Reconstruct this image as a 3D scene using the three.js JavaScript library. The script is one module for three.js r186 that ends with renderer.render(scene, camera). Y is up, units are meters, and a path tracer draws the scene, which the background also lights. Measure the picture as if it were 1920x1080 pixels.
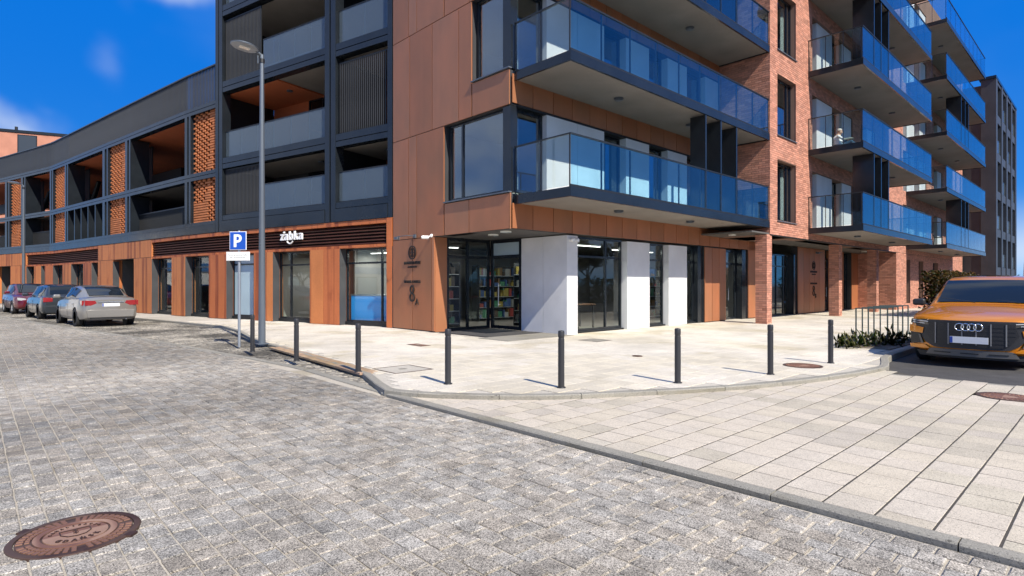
import * as THREE from 'three';
import { mergeGeometries, toCreasedNormals, mergeVertices } from 'three/addons/utils/BufferGeometryUtils.js';
import { FontLoader } from 'three/addons/loaders/FontLoader.js';
import { TextGeometry } from 'three/addons/geometries/TextGeometry.js';
import { RoundedBoxGeometry } from 'three/addons/geometries/RoundedBoxGeometry.js';
import { MarchingCubes } from 'three/addons/objects/MarchingCubes.js';
import { RectAreaLightUniformsLib } from 'three/addons/lights/RectAreaLightUniformsLib.js';
import { Brush, Evaluator, SUBTRACTION } from 'three-bvh-csg';

// ---------------------------------------------------------------- camera, sky, sun, exposure
const scene = new THREE.Scene();
const camera = new THREE.PerspectiveCamera(53.13, 1920 / 1080, 0.05, 900);
camera.position.set(0, 1.46, 0);
camera.lookAt(0, 1.46, -10);
camera.setViewOffset(1920, 1080, 0, 6, 1920, 1080);
const renderer = new THREE.WebGLRenderer({ antialias: true });
renderer.toneMapping = THREE.LinearToneMapping;
renderer.toneMappingExposure = 1.47;
renderer.shadowMap.enabled = true;
RectAreaLightUniformsLib.init();

const SUN = new THREE.Vector3(0.455, 0.755, 0.68).normalize();
const sun = new THREE.DirectionalLight(new THREE.Color(1.0, 0.925, 0.79), 5.0);
sun.position.copy(SUN).multiplyScalar(90);
sun.castShadow = true; sun.shadow.radius = 1.2; sun.shadow.mapSize.set(4096, 4096);
Object.assign(sun.shadow.camera, { left: -60, right: 60, top: 60, bottom: -60, near: 1, far: 220 });
scene.add(sun); scene.add(sun.target);

// seeded randomness and tileable noise
let seed = 20240517;
const rnd = () => { seed = (seed * 1664525 + 1013904223) >>> 0; return seed / 4294967296; };
const rr = (a, b) => a + (b - a) * rnd();
const hash = (x, y, s = 0) => { let h = (x * 374761393 + y * 668265263 + s * 974711) | 0; h = Math.imul(h ^ (h >>> 13), 1274126177); return ((h ^ (h >>> 16)) >>> 0) / 4294967296; };
const sm = (t) => t * t * (3 - 2 * t), mixn = (a, b, t) => a + (b - a) * t, clamp = (x, a = 0, b = 1) => Math.min(b, Math.max(a, x));
const step = (a, b, x) => sm(clamp((x - a) / (b - a)));
function tnoise(x, y, px, py, s) {                       // value noise that repeats every px, py cells
  const xi = Math.floor(x), yi = Math.floor(y), fx = sm(x - xi), fy = sm(y - yi);
  const a = (xi % px + px) % px, b = (a + 1) % px, c = (yi % py + py) % py, d = (c + 1) % py;
  return mixn(mixn(hash(a, c, s), hash(b, c, s), fx), mixn(hash(a, d, s), hash(b, d, s), fx), fy);
}
function fbm(u, v, fx, fy, oct, s) { let t = 0, a = 0.5, n = 0; for (let i = 0; i < oct; i++) { t += a * tnoise(u * fx, v * fy, fx, fy, s + i); n += a; a *= 0.5; fx *= 2; fy *= 2; } return t / n; }
function noise3(x, y, z, s) { const zi = Math.floor(z), f = sm(z - zi), P = 4096; return mixn(tnoise(x, y, P, P, s + zi * 57), tnoise(x, y, P, P, s + zi * 57 + 57), f); }

{ // the sky: clear blue with scattered thin cloud, the same all round
  const W = 1024, H = 512, data = new Float32Array(W * H * 4);
  const cl3 = (d, k, s) => { let t = 0, a = 0.5, f = k; for (let i = 0; i < 5; i++) { t += a * noise3(d[0] * f + 900, d[1] * f * 1.7 + 900, d[2] * f + 900, s + i * 31); a *= 0.52; f *= 2.05; } return t; };
  for (let j = 0; j < H; j++) for (let i = 0; i < W; i++) {
    const th = ((i + 0.5) / W - 0.5) * Math.PI * 2, el = ((j + 0.5) / H - 0.5) * Math.PI, c = Math.cos(el);
    const d = [Math.cos(th) * c, Math.sin(el), Math.sin(th) * c], e = Math.max(0, d[1]);
    const g = Math.pow(1 - e, 9);
    let r = mixn(0.002, 0.085, g), gg = mixn(0.122, 0.33, g), b = mixn(0.505, 0.66, g);
    const n = cl3(d, 3.1, 11);
    let k = step(0.47, 0.72, n) * 0.9;
    const wisp = (X, Y, sx, sy) => { const l = Math.hypot(X, Y, 1), q = [X / l, Y / l, -1 / l]; if (d[2] > 0) return 0; const dx = (d[0] / -d[2] - X) / sx, dy = (d[1] / -d[2] - Y) / sy; void q; return Math.exp(-dx * dx - dy * dy); };
    k *= 1 - 0.95 * step(0.2, 0.7, Math.max(wisp(-0.45, 0.40, 0.7, 0.45), wisp(0.85, 0.40, 0.45, 0.45)));                    // open blue over the roofs
    { const G = wisp(-0.91, 0.27, 0.10, 0.075) + wisp(-0.56, 0.52, 0.07, 0.04) * 0.8 + wisp(-0.70, 0.38, 0.03, 0.05) * 0.12 + wisp(0.90, 0.05, 0.15, 0.07) * 1.1; if (G > 0.02) k = Math.max(k, step(0.25, 1.30, G * 0.8 + (cl3([d[0] + d[1] * 0.6, d[1] * 0.55, d[2]], 13.0, 5) - 0.5) * 2.2) * 0.85 * Math.min(1, G * 3)); }
    const toW_ = -0.97 * d[0] + 0.22 * d[1] - 0.1 * d[2]; k = Math.max(k, step(0.10, 0.50, cl3(d, 3.6, 41)) * 0.9 * Math.exp(-(1 - toW_) / 0.045) * (d[0] < -0.86 ? 1 : step(-0.72, -0.86, d[0])));   // the grey bank that the corner windows mirror
    { const q = 0.90 * d[0] + 0.26 * d[1] - 0.32 * d[2]; k *= 1 - 0.95 * step(0.30, 0.80, Math.exp(-(1 - q) / 0.22)) * (1 - step(0.5, 1, wisp(0.90, 0.05, 0.14, 0.07))); }   // clear blue to the right, as the balcony glass mirrors it
    k = Math.min(k, 0.92);
    k = Math.max(k, step(0.44, 0.64, cl3(d, 2.0, 77)) * step(0.14, 0.03, e) * 0.75);   // a low bank of haze cloud near the horizon
    k *= step(-0.02, 0.05, d[1]);
    r = mixn(r, 0.52, k); gg = mixn(gg, 0.585, k); b = mixn(b, 0.68, k);
    if (d[1] < 0) { const t = step(0, -0.06, d[1]); r = mixn(r, 0.16, t); gg = mixn(gg, 0.16, t); b = mixn(b, 0.17, t); }
    const o = (j * W + i) * 4; data[o] = r; data[o + 1] = gg; data[o + 2] = b; data[o + 3] = 1;
  }
  const t = new THREE.DataTexture(data, W, H, THREE.RGBAFormat, THREE.FloatType);
  t.mapping = THREE.EquirectangularReflectionMapping; t.magFilter = t.minFilter = THREE.LinearFilter; t.wrapS = THREE.RepeatWrapping; t.needsUpdate = true;
  scene.background = t; scene.environment = t;
}

// ---------------------------------------------------------------- helpers
const used = new Map();
function numbered(n) { const k = used.get(n) || 0; used.set(n, k + 1); return k ? `${n}_${String(k).padStart(3, '0')}` : n; }
function tag(o, label, category, group) { o.userData.label = label; if (category) o.userData.category = category; if (group) o.userData.group = group; return o; }
function thing(name, label, category, pos = [0, 0, 0], turn = 0, group) {
  const o = new THREE.Group(); o.name = numbered(name); o.position.set(...pos); o.rotation.y = turn; scene.add(o); return tag(o, label, category, group);
}
function struct(name, label) { const o = new THREE.Group(); o.name = numbered(name); o.userData.kind = 'structure'; if (label) o.userData.label = label; scene.add(o); return o; }
function part(name, parent, pos, turn = 0) { const o = new THREE.Group(); o.name = name; if (pos) o.position.set(...pos); o.rotation.y = turn; parent.add(o); return o; }
function mesh(name, geo, mat, parent) {
  const g = Array.isArray(geo) ? merge(geo) : geo; const m = new THREE.Mesh(g, mat); m.name = name; m.castShadow = m.receiveShadow = true; parent.add(m); return m;
}
function merge(list) { const l = list.map((g) => { const k = g.index ? g.toNonIndexed() : g.clone(); for (const a of Object.keys(k.attributes)) if (!['position', 'normal', 'uv', 'color'].includes(a)) k.deleteAttribute(a); return k; });
  const col = l.some((g) => g.attributes.color); for (const g of l) { if (col && !g.attributes.color) g.setAttribute('color', new THREE.BufferAttribute(new Float32Array(g.attributes.position.count * 3).fill(1), 3)); if (!g.attributes.uv) g.setAttribute('uv', new THREE.BufferAttribute(new Float32Array(g.attributes.position.count * 2), 2)); }
  return l.length === 1 ? l[0] : mergeGeometries(l); }
// a box from corner to corner, uv in metres
function bx(x0, x1, y0, y1, z0, z1, uo = 0, vo = 0) {
  const g = new THREE.BoxGeometry(x1 - x0, y1 - y0, z1 - z0); g.translate((x0 + x1) / 2, (y0 + y1) / 2, (z0 + z1) / 2); return muv(g, uo, vo);
}
function muv(g, uo = 0, vo = 0) {                        // uv in metres by the way each face points
  if (g.index) g = g.toNonIndexed(); const p = g.attributes.position, n = g.attributes.normal, u = new Float32Array(p.count * 2);
  for (let i = 0; i < p.count; i++) { const ax = Math.abs(n.getX(i)), ay = Math.abs(n.getY(i)), az = Math.abs(n.getZ(i)), x = p.getX(i), y = p.getY(i), z = p.getZ(i);
    const [a, b] = ay >= ax && ay >= az ? [x, z] : ax >= az ? [z, y] : [x, y]; u[2 * i] = a + uo; u[2 * i + 1] = b + vo; }
  g.setAttribute('uv', new THREE.BufferAttribute(u, 2)); return g;
}
function tint(g, r, gg = r, b = r) { if (g.index) g = g.toNonIndexed(); const c = new Float32Array(g.attributes.position.count * 3); for (let i = 0; i < c.length; i += 3) { c[i] = r; c[i + 1] = gg; c[i + 2] = b; } g.setAttribute('color', new THREE.BufferAttribute(c, 3)); return g; }
const cyl = (r0, r1, h, x, y, z, n = 20) => new THREE.CylinderGeometry(r1, r0, h, n).translate(x, y + h / 2, z);
function bar(a, b, r, n = 10) { const A = new THREE.Vector3(...a), B = new THREE.Vector3(...b), d = B.clone().sub(A), g = new THREE.CylinderGeometry(r, r, d.length(), n);
  g.applyQuaternion(new THREE.Quaternion().setFromUnitVectors(new THREE.Vector3(0, 1, 0), d.clone().normalize())); return g.translate(...A.add(B).multiplyScalar(0.5).toArray()); }
function stuff(o) { o.userData.kind = 'stuff'; return o; }
// many small stones in one geometry: list of [cx, cz, half x, half z, turn, tone rgb, top y, low y]
function stones(list, bevel = 0.006) {
  const pos = [], nor = [], uv = [], col = [];
  const V = (a, b, c, cr) => { const ux = b[0] - a[0], uy = b[1] - a[1], uz = b[2] - a[2], wx = c[0] - a[0], wy = c[1] - a[1], wz = c[2] - a[2]; let nx = uy * wz - uz * wy, ny = uz * wx - ux * wz, nz = ux * wy - uy * wx; const l = Math.hypot(nx, ny, nz) || 1; nx /= l; ny /= l; nz /= l;
    for (const q of [a, b, c]) { pos.push(...q); nor.push(nx, ny, nz); uv.push(q[0] + (ny > 0.5 ? 0 : q[1]), q[2] + (ny > 0.5 ? 0 : q[1])); col.push(...cr); } };
  for (const [cx, cz, hx, hz, turn, c, yt, yl] of list) {
    const cs = Math.cos(turn), sn = Math.sin(turn), ring = (ex, ez, y, j) => [[-1, -1], [1, -1], [1, 1], [-1, 1]].map(([a, b]) => { const X = a * (hx - ex) + j * rr(-1, 1), Z = b * (hz - ez) + j * rr(-1, 1); return [cx + X * cs + Z * sn, y, cz - X * sn + Z * cs]; });
    const t = ring(bevel, bevel, yt, bevel * 0.35).map((p) => [p[0], p[1] + rr(-1, 1) * bevel * 0.25, p[2]]), m = ring(0, 0, yt - bevel * 0.8, 0), b = ring(0, 0, yl, 0);
    V(t[0], t[3], t[2], c); V(t[0], t[2], t[1], c);
    for (let i = 0; i < 4; i++) { const k = (i + 1) % 4; V(t[i], t[k], m[k], c); V(t[i], m[k], m[i], c); V(m[i], m[k], b[k], c); V(m[i], b[k], b[i], c); }
  }
  const g = new THREE.BufferGeometry(); for (const [k, a, n] of [['position', pos, 3], ['normal', nor, 3], ['uv', uv, 2], ['color', col, 3]]) g.setAttribute(k, new THREE.BufferAttribute(new Float32Array(a), n)); return g;
}
// a flat sheet from an outline of [x, z] points
function sheet(outline, y) { const s = new THREE.Shape(outline.map(([x, z]) => new THREE.Vector2(x, -z))); const g = new THREE.ShapeGeometry(s); g.rotateX(-Math.PI / 2); g.translate(0, y, 0); return muv(g); }
const inside = (x, z, poly) => { let r = false; for (let i = 0, j = poly.length - 1; i < poly.length; j = i++) { const [a, b] = poly[i], [c, d] = poly[j]; if ((b > z) !== (d > z) && x < ((c - a) * (z - b)) / (d - b) + a) r = !r; } return r; };

// ---------------------------------------------------------------- textures and materials
function tex(W, H, fn, srgb = true, size = 1) {
  const a = new Uint8Array(W * H * 4);
  for (let j = 0; j < H; j++) for (let i = 0; i < W; i++) { const c = fn(i / W, j / H, i, j), o = (j * W + i) * 4; a[o] = clamp(c[0]) * 255; a[o + 1] = clamp(c[1] ?? c[0]) * 255; a[o + 2] = clamp(c[2] ?? c[0]) * 255; a[o + 3] = 255; }
  const t = new THREE.DataTexture(a, W, H); t.wrapS = t.wrapT = THREE.RepeatWrapping; t.magFilter = THREE.LinearFilter; t.minFilter = THREE.LinearMipmapLinearFilter; t.generateMipmaps = true;
  if (srgb) t.colorSpace = THREE.SRGBColorSpace; t.repeat.set(1 / size, 1 / size); t.needsUpdate = true; return t;
}
const lin = (r, g, b) => new THREE.Color().setRGB(r, g, b);
const mat = (c, rough = 0.7, o = {}) => new THREE.MeshStandardMaterial({ color: Array.isArray(c) ? lin(...c) : c, roughness: rough, ...o });
const phys = (c, rough, o = {}) => new THREE.MeshPhysicalMaterial({ color: Array.isArray(c) ? lin(...c) : c, roughness: rough, ...o });
// speckled granite: pale and dark grains
const tGranite = tex(1024, 1024, (u, v, i, j) => { const s = hash(i >> 1, j >> 1, 5), f = hash(i, j, 9), n = fbm(u, v, 24, 24, 3, 3); let k = 0.70 + (n - 0.5) * 0.3 + (f - 0.5) * 0.2; if (s < 0.20) k -= 0.30; else if (s > 0.80) k += 0.20; return [k, k * 0.995, k * 0.985]; }, true, 2.6);
const bGranite = tex(512, 512, (u, v, i, j) => { const k = 0.5 + (hash(i, j, 2) - 0.5) * 0.6 + (fbm(u, v, 40, 40, 3, 8) - 0.5) * 0.7; return [k]; }, false, 0.9);
// exposed-aggregate paving concrete
const spots = Array.from({ length: 46 }, () => [rnd(), rnd(), rr(0.0012, 0.0034), rr(0.12, 0.4)]);
const tAgg = tex(2048, 2048, (u, v, i, j) => { const s = hash(i >> 1, j >> 1, 15), n = fbm(u, v, 8, 8, 6, 21), f = hash(i, j, 4), st = step(0.56, 0.72, fbm(u, v, 5, 5, 5, 29)); let k = 0.85 + (n - 0.5) * 0.18 + (f - 0.5) * 0.10 - st * 0.07; if (s < 0.10) k -= 0.20; else if (s > 0.92) k += 0.10; for (const q of spots) { const du = Math.abs(u - q[0]), dv = Math.abs(v - q[1]); if (du < 0.006 && dv < 0.006 && Math.hypot(du, dv) < q[2] * (0.8 + f * 0.4)) k -= q[3]; } return [k, k * (0.985 - st * 0.012), k * (0.955 - st * 0.05)]; }, true, 5.2);
const tPlaster = tex(512, 512, (u, v, i, j) => { const k = 0.90 + (fbm(u, v, 4, 4, 5, 31) - 0.5) * 0.14 + (hash(i, j, 6) - 0.5) * 0.03; return [k]; }, true, 3);
// weathered copper-brown cladding: mottling and vertical run marks
const tCopper = tex(1024, 1024, (u, v, i, j) => { const n = fbm(u, v, 3, 2, 5, 41), m = fbm(u, v, 9, 3, 4, 45), st = fbm(u, v, 30, 1, 2, 51), f = hash(i, j, 7); const k = 0.82 + (n - 0.5) * 0.24 + (m - 0.5) * 0.06 + (st - 0.5) * 0.02 + (f - 0.5) * 0.025, h = (n - 0.5) * 0.12; return [k, k - h, k - h * 1.5]; }, true, 3.6);
const tRust = tex(1024, 1024, (u, v, i, j) => { const n = fbm(u, v, 4, 2, 5, 61), st = fbm(u, v, 22, 1, 3, 71), sp = fbm(u, v, 90, 90, 2, 81); const d = step(0.54, 0.78, st) * 0.20 + step(0.58, 0.80, n) * 0.14; const k = 0.86 + (n - 0.5) * 0.16 - d + (sp - 0.5) * 0.06; return [k, k - 0.03 - d * 0.25, k - 0.06 - d * 0.2]; }, true, 2.9);
const bFine = tex(512, 512, (u, v, i, j) => [0.5 + (fbm(u, v, 12, 12, 5, 91) - 0.5) * 0.9], false, 1.5);
const tAsphalt = tex(512, 512, (u, v, i, j) => { const k = 0.72 + (hash(i, j, 19) - 0.5) * 0.34 + (fbm(u, v, 5, 5, 4, 17) - 0.5) * 0.2; return [k]; }, true, 1.2);
const tMetal = tex(512, 512, (u, v, i, j) => { const k = 0.88 + (fbm(u, v, 5, 5, 5, 14) - 0.5) * 0.24; return [k]; }, true, 2.4);
const rMetal = tex(512, 512, (u, v, i, j) => { const k = 0.42 + (fbm(u, v, 6, 6, 5, 24) - 0.5) * 0.5; return [k]; }, false, 1.7);

const M = {
  sett: mat([0.70, 0.645, 0.565], 0.86, { map: tGranite, bumpMap: bGranite, bumpScale: 0.0025, vertexColors: true }),
  slab: mat([0.73, 0.68, 0.605], 0.9, { map: tAgg, bumpMap: bGranite, bumpScale: 0.0015, vertexColors: true }),
  sand: mat([0.56, 0.52, 0.455], 0.95, { map: tAgg }),
  bed: mat([0.62, 0.59, 0.54], 0.95, { map: tAgg }),
  jointDark: mat([0.12, 0.105, 0.085], 0.95, { map: tAsphalt }),
  kerb: mat([0.36, 0.35, 0.32], 0.9, { map: tAgg, bumpMap: bGranite, bumpScale: 0.002 }),
  asphalt: mat([0.105, 0.10, 0.10], 0.92, { map: tAsphalt }),
  bark: mat([0.42, 0.35, 0.27], 0.95, { map: tGranite }),
  soil: mat([0.09, 0.07, 0.05], 0.95, { map: tAsphalt }),
  copper: mat([0.60, 0.240, 0.112], 0.42, { map: tCopper, metalness: 0.25 }),
  copperB: mat([0.56, 0.218, 0.098], 0.44, { map: tCopper, metalness: 0.25 }),
  copperC: mat([0.63, 0.258, 0.124], 0.40, { map: tCopper, metalness: 0.25 }),
  rust: mat([0.74, 0.275, 0.09], 0.62, { map: tRust }),
  rustB: mat([0.64, 0.20, 0.066], 0.6, { map: tRust }),
  louvre: mat([0.085, 0.030, 0.022], 0.5, { map: tMetal }),
  frame: mat([0.019, 0.024, 0.031], 0.45, { map: tMetal, roughnessMap: rMetal, metalness: 0.1 }),
  frameIn: mat([0.011, 0.013, 0.016], 0.5, { map: tMetal }),
  black: mat([0.012, 0.013, 0.015], 0.45),
  white: mat([0.80, 0.81, 0.83], 0.5, { map: tPlaster }),
  reveal: mat([0.50, 0.49, 0.48], 0.6, { map: tPlaster }),
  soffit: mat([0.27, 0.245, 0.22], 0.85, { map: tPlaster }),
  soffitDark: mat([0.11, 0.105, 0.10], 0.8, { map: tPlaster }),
  rustCeil: mat([0.55, 0.135, 0.045], 0.8, { map: tPlaster }),
  brick: mat([1, 1, 1], 0.85, { map: tPlaster, vertexColors: true, bumpMap: bFine, bumpScale: 0.003 }),
  mortar: mat([0.27, 0.16, 0.12], 0.95, { map: tPlaster }),
  brickFar: mat([0.56, 0.25, 0.17], 0.9, { map: tPlaster }),
  darkWall: mat([0.045, 0.046, 0.052], 0.6, { map: tMetal }),
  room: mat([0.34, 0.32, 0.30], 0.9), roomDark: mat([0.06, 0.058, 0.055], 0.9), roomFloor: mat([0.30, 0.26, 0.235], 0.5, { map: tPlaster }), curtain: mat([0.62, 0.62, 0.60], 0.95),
  glass: phys([0.90, 0.955, 0.945], 0.0, { transmission: 1, ior: 1.45 }),
  glassCoat: phys([0.80, 0.87, 0.88], 0.0, { transmission: 1, ior: 2.1 }), slatGrey: mat([0.042, 0.045, 0.052], 0.5, { map: tMetal }),
  rail: phys([0.62, 0.84, 0.93], 0.0, { transmission: 1, ior: 1.62 }),
  railPale: phys([0.42, 0.52, 0.60], 0.03, { transmission: 0.86, ior: 1.5 }),
  farPane: mat([0.04, 0.05, 0.065], 0.12),
  farDark: mat([0.055, 0.06, 0.07], 0.5, { map: tMetal }), sideGrey: mat([0.06, 0.063, 0.07], 0.6, { map: tMetal }), brownPaver: mat([0.50, 0.36, 0.24], 0.9, { map: tAgg, vertexColors: true }),
  railSide: phys([0.80, 0.86, 0.87], 0.0, { transmission: 1, ior: 1.5 }),
  frosted: phys([0.36, 0.47, 0.53], 0.28, { clearcoat: 0.6, clearcoatRoughness: 0.05 }),
  steel: mat([0.44, 0.46, 0.48], 0.35, { metalness: 0.9 }), galv: mat([0.40, 0.44, 0.50], 0.45, { metalness: 0.55, map: tMetal }),
  lampGrey: mat([0.16, 0.19, 0.23], 0.45, { metalness: 0.4, map: tMetal }),
  lens: phys([0.75, 0.76, 0.70], 0.25, { clearcoat: 1 }),
  iron: mat([0.55, 0.36, 0.27], 0.6, { map: tRust, metalness: 0.35 }), ironDark: mat([0.13, 0.085, 0.07], 0.65, { map: tRust, metalness: 0.3 }),
  bollard: mat([0.035, 0.036, 0.042], 0.45, { map: tMetal }),
  letter: mat([0.016, 0.010, 0.008], 0.5), signWhite: mat([0.82, 0.83, 0.83], 0.45), signBlue: mat([0.012, 0.075, 0.42], 0.4),
  rackGreen: mat([0.03, 0.05, 0.055], 0.45),
};
// ---------------------------------------------------------------- ground, road, crossing, pavement
const CX = -0.04, CZ = -14.39, TURN = 43.2 * Math.PI / 180, CO = Math.cos(TURN), SI = Math.sin(TURN);
const toL = ([X, Z]) => { const a = X - CX, b = -(Z - CZ); return [a * CO + b * SI, a * SI - b * CO]; };         // world x, z -> along and out of the right-hand facade
const toW = ([s, p]) => [CX + s * CO + p * SI, CZ - s * SI + p * CO];
const site = (o) => { o.position.set(CX, 0, CZ); o.rotation.y = TURN; return o; };
{ const g = struct('ground', 'wide ground around the buildings'); mesh('ground_sheet', sheet([[-400, -400], [400, -400], [400, 400], [-400, 400]], -0.13), M.asphalt, g); }

const ARC = [[-1.6, -7.56], [-1.09, -7.34], [-0.4, -7.23], [0.27, -7.2], [0.95, -7.3], [1.66, -7.48], [2.41, -7.67], [3.24, -7.95], [4.19, -8.38], [5.38, -9.07], [6.3, -9.75]].map(toL);
const EDGE = [[-1.55, -7.62], [-2.6, -8.82], [-3.7, -10.1], [-5.08, -11.35], [-6.55, -12.6], [-10.58, -16.09], [-15.63, -20.0], [-19.91, -23.5], [-25.96, -28.6], [-40, -39], [-60, -52]];   // road against parking bay
const TOP = [[-1.62, -7.62], [-2.27, -9.0], [-4.41, -11.9], [-6.25, -14.2], [-8.44, -17.71], [-9.64, -19.28], [-13.08, -22.07], [-15.82, -24.17], [-23.78, -29.86], [-31.5, -35.4], [-45, -45]];   // bay against pavement
const view = (s, p) => { const [X, Z] = toW([s, p]); return Z < -1.5 && Math.abs(X) < -Z * 0.95 + 1.2; };
const px = (s, p, a) => { const [X, Z] = toW([s, p]); return a / (X * X + Z * Z) ** 1.5; };                     // how large a stone shows

const road = site(struct('road', 'street of grey granite setts'));
{
  const edgeL = EDGE.map(toL), outline = [[-5.87, 3.9], [-5.87, 26], ...[[-55, 15], [-75, -45]].map(toL), ...[...edgeL].reverse()];
  mesh('joint_sand', sheet(outline, -0.0085), M.sand, road);
  const man = toL([-2.55, -3.37]);
  const list = [];
  for (let r = 0; r < 330; r++) {
    const s = -5.955 - r * 0.128; let p = -26 + rnd() * 0.1;
    while (p < 15) {
      const k = Math.floor(rnd() * 5), L = 0.125 + k * 0.018, c = p + L / 2; p += L + rr(0.006, 0.011);
      const [X, Z] = toW([s, c]);
      if (!view(s, c) || Z < -27 || !inside(s, c, outline) || !inside(s + 0.06, c, outline) || Math.hypot(s - man[0], c - man[1]) < 0.30) continue;
      const b = fbm(s / 40 + 3, c / 40 + 3, 14, 14, 3, 5), w = clamp(0.82 + (b - 0.5) * 0.7 + rr(-0.11, 0.11), 0.5, 1.3), h = rr(-0.03, 0.03);
      list.push([s + rr(-0.002, 0.002), c, 0.0592, L / 2, rr(-0.022, 0.022), [w + h, w, w - h * 1.3], rr(-0.0035, 0.0035), -0.03, k, px(s, c, L)]);
    }
  }
  list.sort((a, b) => b[9] - a[9]);
  const variants = new Map();
  for (const it of list.slice(0, 300)) {
    const id = it[8] * 6 + Math.floor(rnd() * 6);
    if (!variants.has(id)) { const w = 0.68 + (id % 6) * 0.055; const g = stones([[0, 0, 0.0592, it[3], 0, [w * 1.01, w, w * 0.985], 0, -0.03]]); const u = g.attributes.uv, ou = rnd() * 2; for (let i = 0; i < u.count; i++) u.setXY(i, u.getX(i) + ou, u.getY(i) + ou * 1.7); variants.set(id, g); }
    const m = mesh('sett', variants.get(id), M.sett, road); m.position.set(it[0], it[6], it[1]); m.rotation.y = it[4] + (rnd() < 0.5 ? Math.PI : 0);
  }
  stuff(mesh('setts_beyond', stones(list.slice(300)), M.sett, road));
}
{ // the parking bay: darker small cobbles beside the road
  const bay = site(struct('parking_bay', 'parking bay paved with small dark cobbles'));
  const poly = [...EDGE.map(toL), ...[...TOP.map(toL)].reverse()];
  mesh('joint_sand', sheet(poly, -0.004), M.jointDark, bay);
  const list = [], e = new THREE.Vector2(-0.745, -0.667);
  for (let i = 0; i < 330; i++) for (let j = -70; j < 90; j++) {
    const a = i * 0.118, b = j * 0.115 + Math.sin(a * 1.9) * 0.16;
    const X = -1.6 + e.x * a - e.y * b, Z = -7.5 + e.y * a + e.x * b, [s, p] = toL([X, Z]);
    if (Z < -31 || !inside(s, p, poly)) continue;
    const w = clamp(0.52 + (fbm(a / 20, b / 20 + 5, 20, 20, 3, 9) - 0.5) * 1.5 + rr(-0.16, 0.16), 0.22, 1.1);
    list.push([s, p, 0.05, 0.049, rr(-0.25, 0.25) + 0.05, [w, w, w * 0.98], rr(0.004, 0.012), -0.03, 0, px(s, p, 0.1)]);
  }
  list.sort((a, b) => b[9] - a[9]);
  const vs = [0.36, 0.48, 0.6, 0.72, 0.85].map((w) => stones([[0, 0, 0.05, 0.049, 0, [w, w, w * 0.98], 0.008, -0.03]]));
  for (const it of list.slice(0, 120)) { const m = mesh('cobble', vs[Math.floor(rnd() * 5)], M.sett, bay); m.position.set(it[0], it[6] - 0.008, it[1]); m.rotation.y = it[4]; }
  stuff(mesh('cobbles_beyond', stones(list.slice(120), 0.008), M.sett, bay));
}
function slabs(parent, poly, y, low, step0, gap, tone, most, hit, cut) {
  const list = []; let lo = [1e9, 1e9], hi = [-1e9, -1e9]; for (const [a, b] of poly) { lo = [Math.min(lo[0], a), Math.min(lo[1], b)]; hi = [Math.max(hi[0], a), Math.max(hi[1], b)]; }
  const n0 = Math.floor(lo[1] / step0), n1 = Math.ceil(hi[1] / step0);
  for (let j = n0; j <= n1; j++) { const p = j * step0, off = (j & 1) * step0 / 2 + rr(-0.006, 0.006); for (let i = Math.floor((lo[0] - (cut ?? 0)) / step0) - 1; i < (hi[0] - (cut ?? 0)) / step0 + 1; i++) {
    const h = step0 / 2; let s = (cut ?? 0) + i * step0 + off, hs = h; if (cut !== undefined && s - h < cut) { hs = (s + h - cut) / 2; if (hs < 0.03) continue; s = cut + hs; }
    if (!view(s, p) || hit?.(s, p) || ![[-hs, -h], [hs, -h], [hs, h], [-hs, h]][cut === undefined ? 'every' : 'some'](([a, b]) => inside(s + a * 0.97, p + b * 0.97, poly))) continue;
    const [X, Z] = toW([s, p]); if (Z < -34) continue; const w = tone(s, p); list.push([s, p, hs - gap * 0.75, h - gap, 0, w, y + rr(-0.0012, 0.0012), low, 0, px(s, p, 1)]); } }
  list.sort((a, b) => b[9] - a[9]);
  const vs = new Map();
  for (const it of list.slice(0, most)) { const q = Math.round(it[5][0] * 14), id = q + 100 * Math.floor(rnd() * 3) + 1000 * Math.round(it[2] * 1000); if (!vs.has(id)) { const w = q / 14, k = it[5]; const g = stones([[0, 0, it[2], it[3], 0, [w, w * k[1] / k[0], w * k[2] / k[0]], 0, low - y]], 0.003), u = g.attributes.uv, o = rnd() * 2; for (let i = 0; i < u.count; i++) u.setXY(i, u.getX(i) + o, u.getY(i) + o * 1.3); vs.set(id, g); }
    const m = mesh('slab', vs.get(id), M.slab, parent); m.position.set(it[0], it[6], it[1]); m.rotation.y = Math.floor(rnd() * 2) * Math.PI; }
  if (list.length > most) stuff(mesh('slabs_beyond', stones(list.slice(most), 0.003), M.slab, parent));
}
{ // the crossing of square paving slabs between road and driveway
  const cr = site(struct('crossing', 'crossing paved with square beige slabs'));
  const poly = [[-5.735, 3.95], ...ARC.slice(1), [0.86, 7.55], [0.86, 16], [-5.735, 16]];
  mesh('joint_bed', sheet(poly, 0.0275), M.jointDark, cr);
  const hole = toL([6.3, -7.34]);
  slabs(cr, poly, 0.03, 0.0, 0.3, 0.0062, (s, p) => { const w = clamp(0.90 + (fbm(s / 30 + 4, p / 30 + 4, 12, 12, 3, 3) - 0.5) * 0.22 + rr(-0.03, 0.03), 0.6, 1.1); return [w, w * rr(0.975, 1), w * rr(0.93, 0.985)]; }, 300, (s, p) => Math.hypot(s - hole[0], p - hole[1]) < 0.28, -5.735);
}
const PAVE = [...ARC, [2.15, 7.56], [2.8, 7.38], [3.6, 7.3], [48, 7.3], [48, -6], [-1, -12], ...[[-48, -60]].map(toL), ...[...TOP.map(toL)].reverse()];
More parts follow.
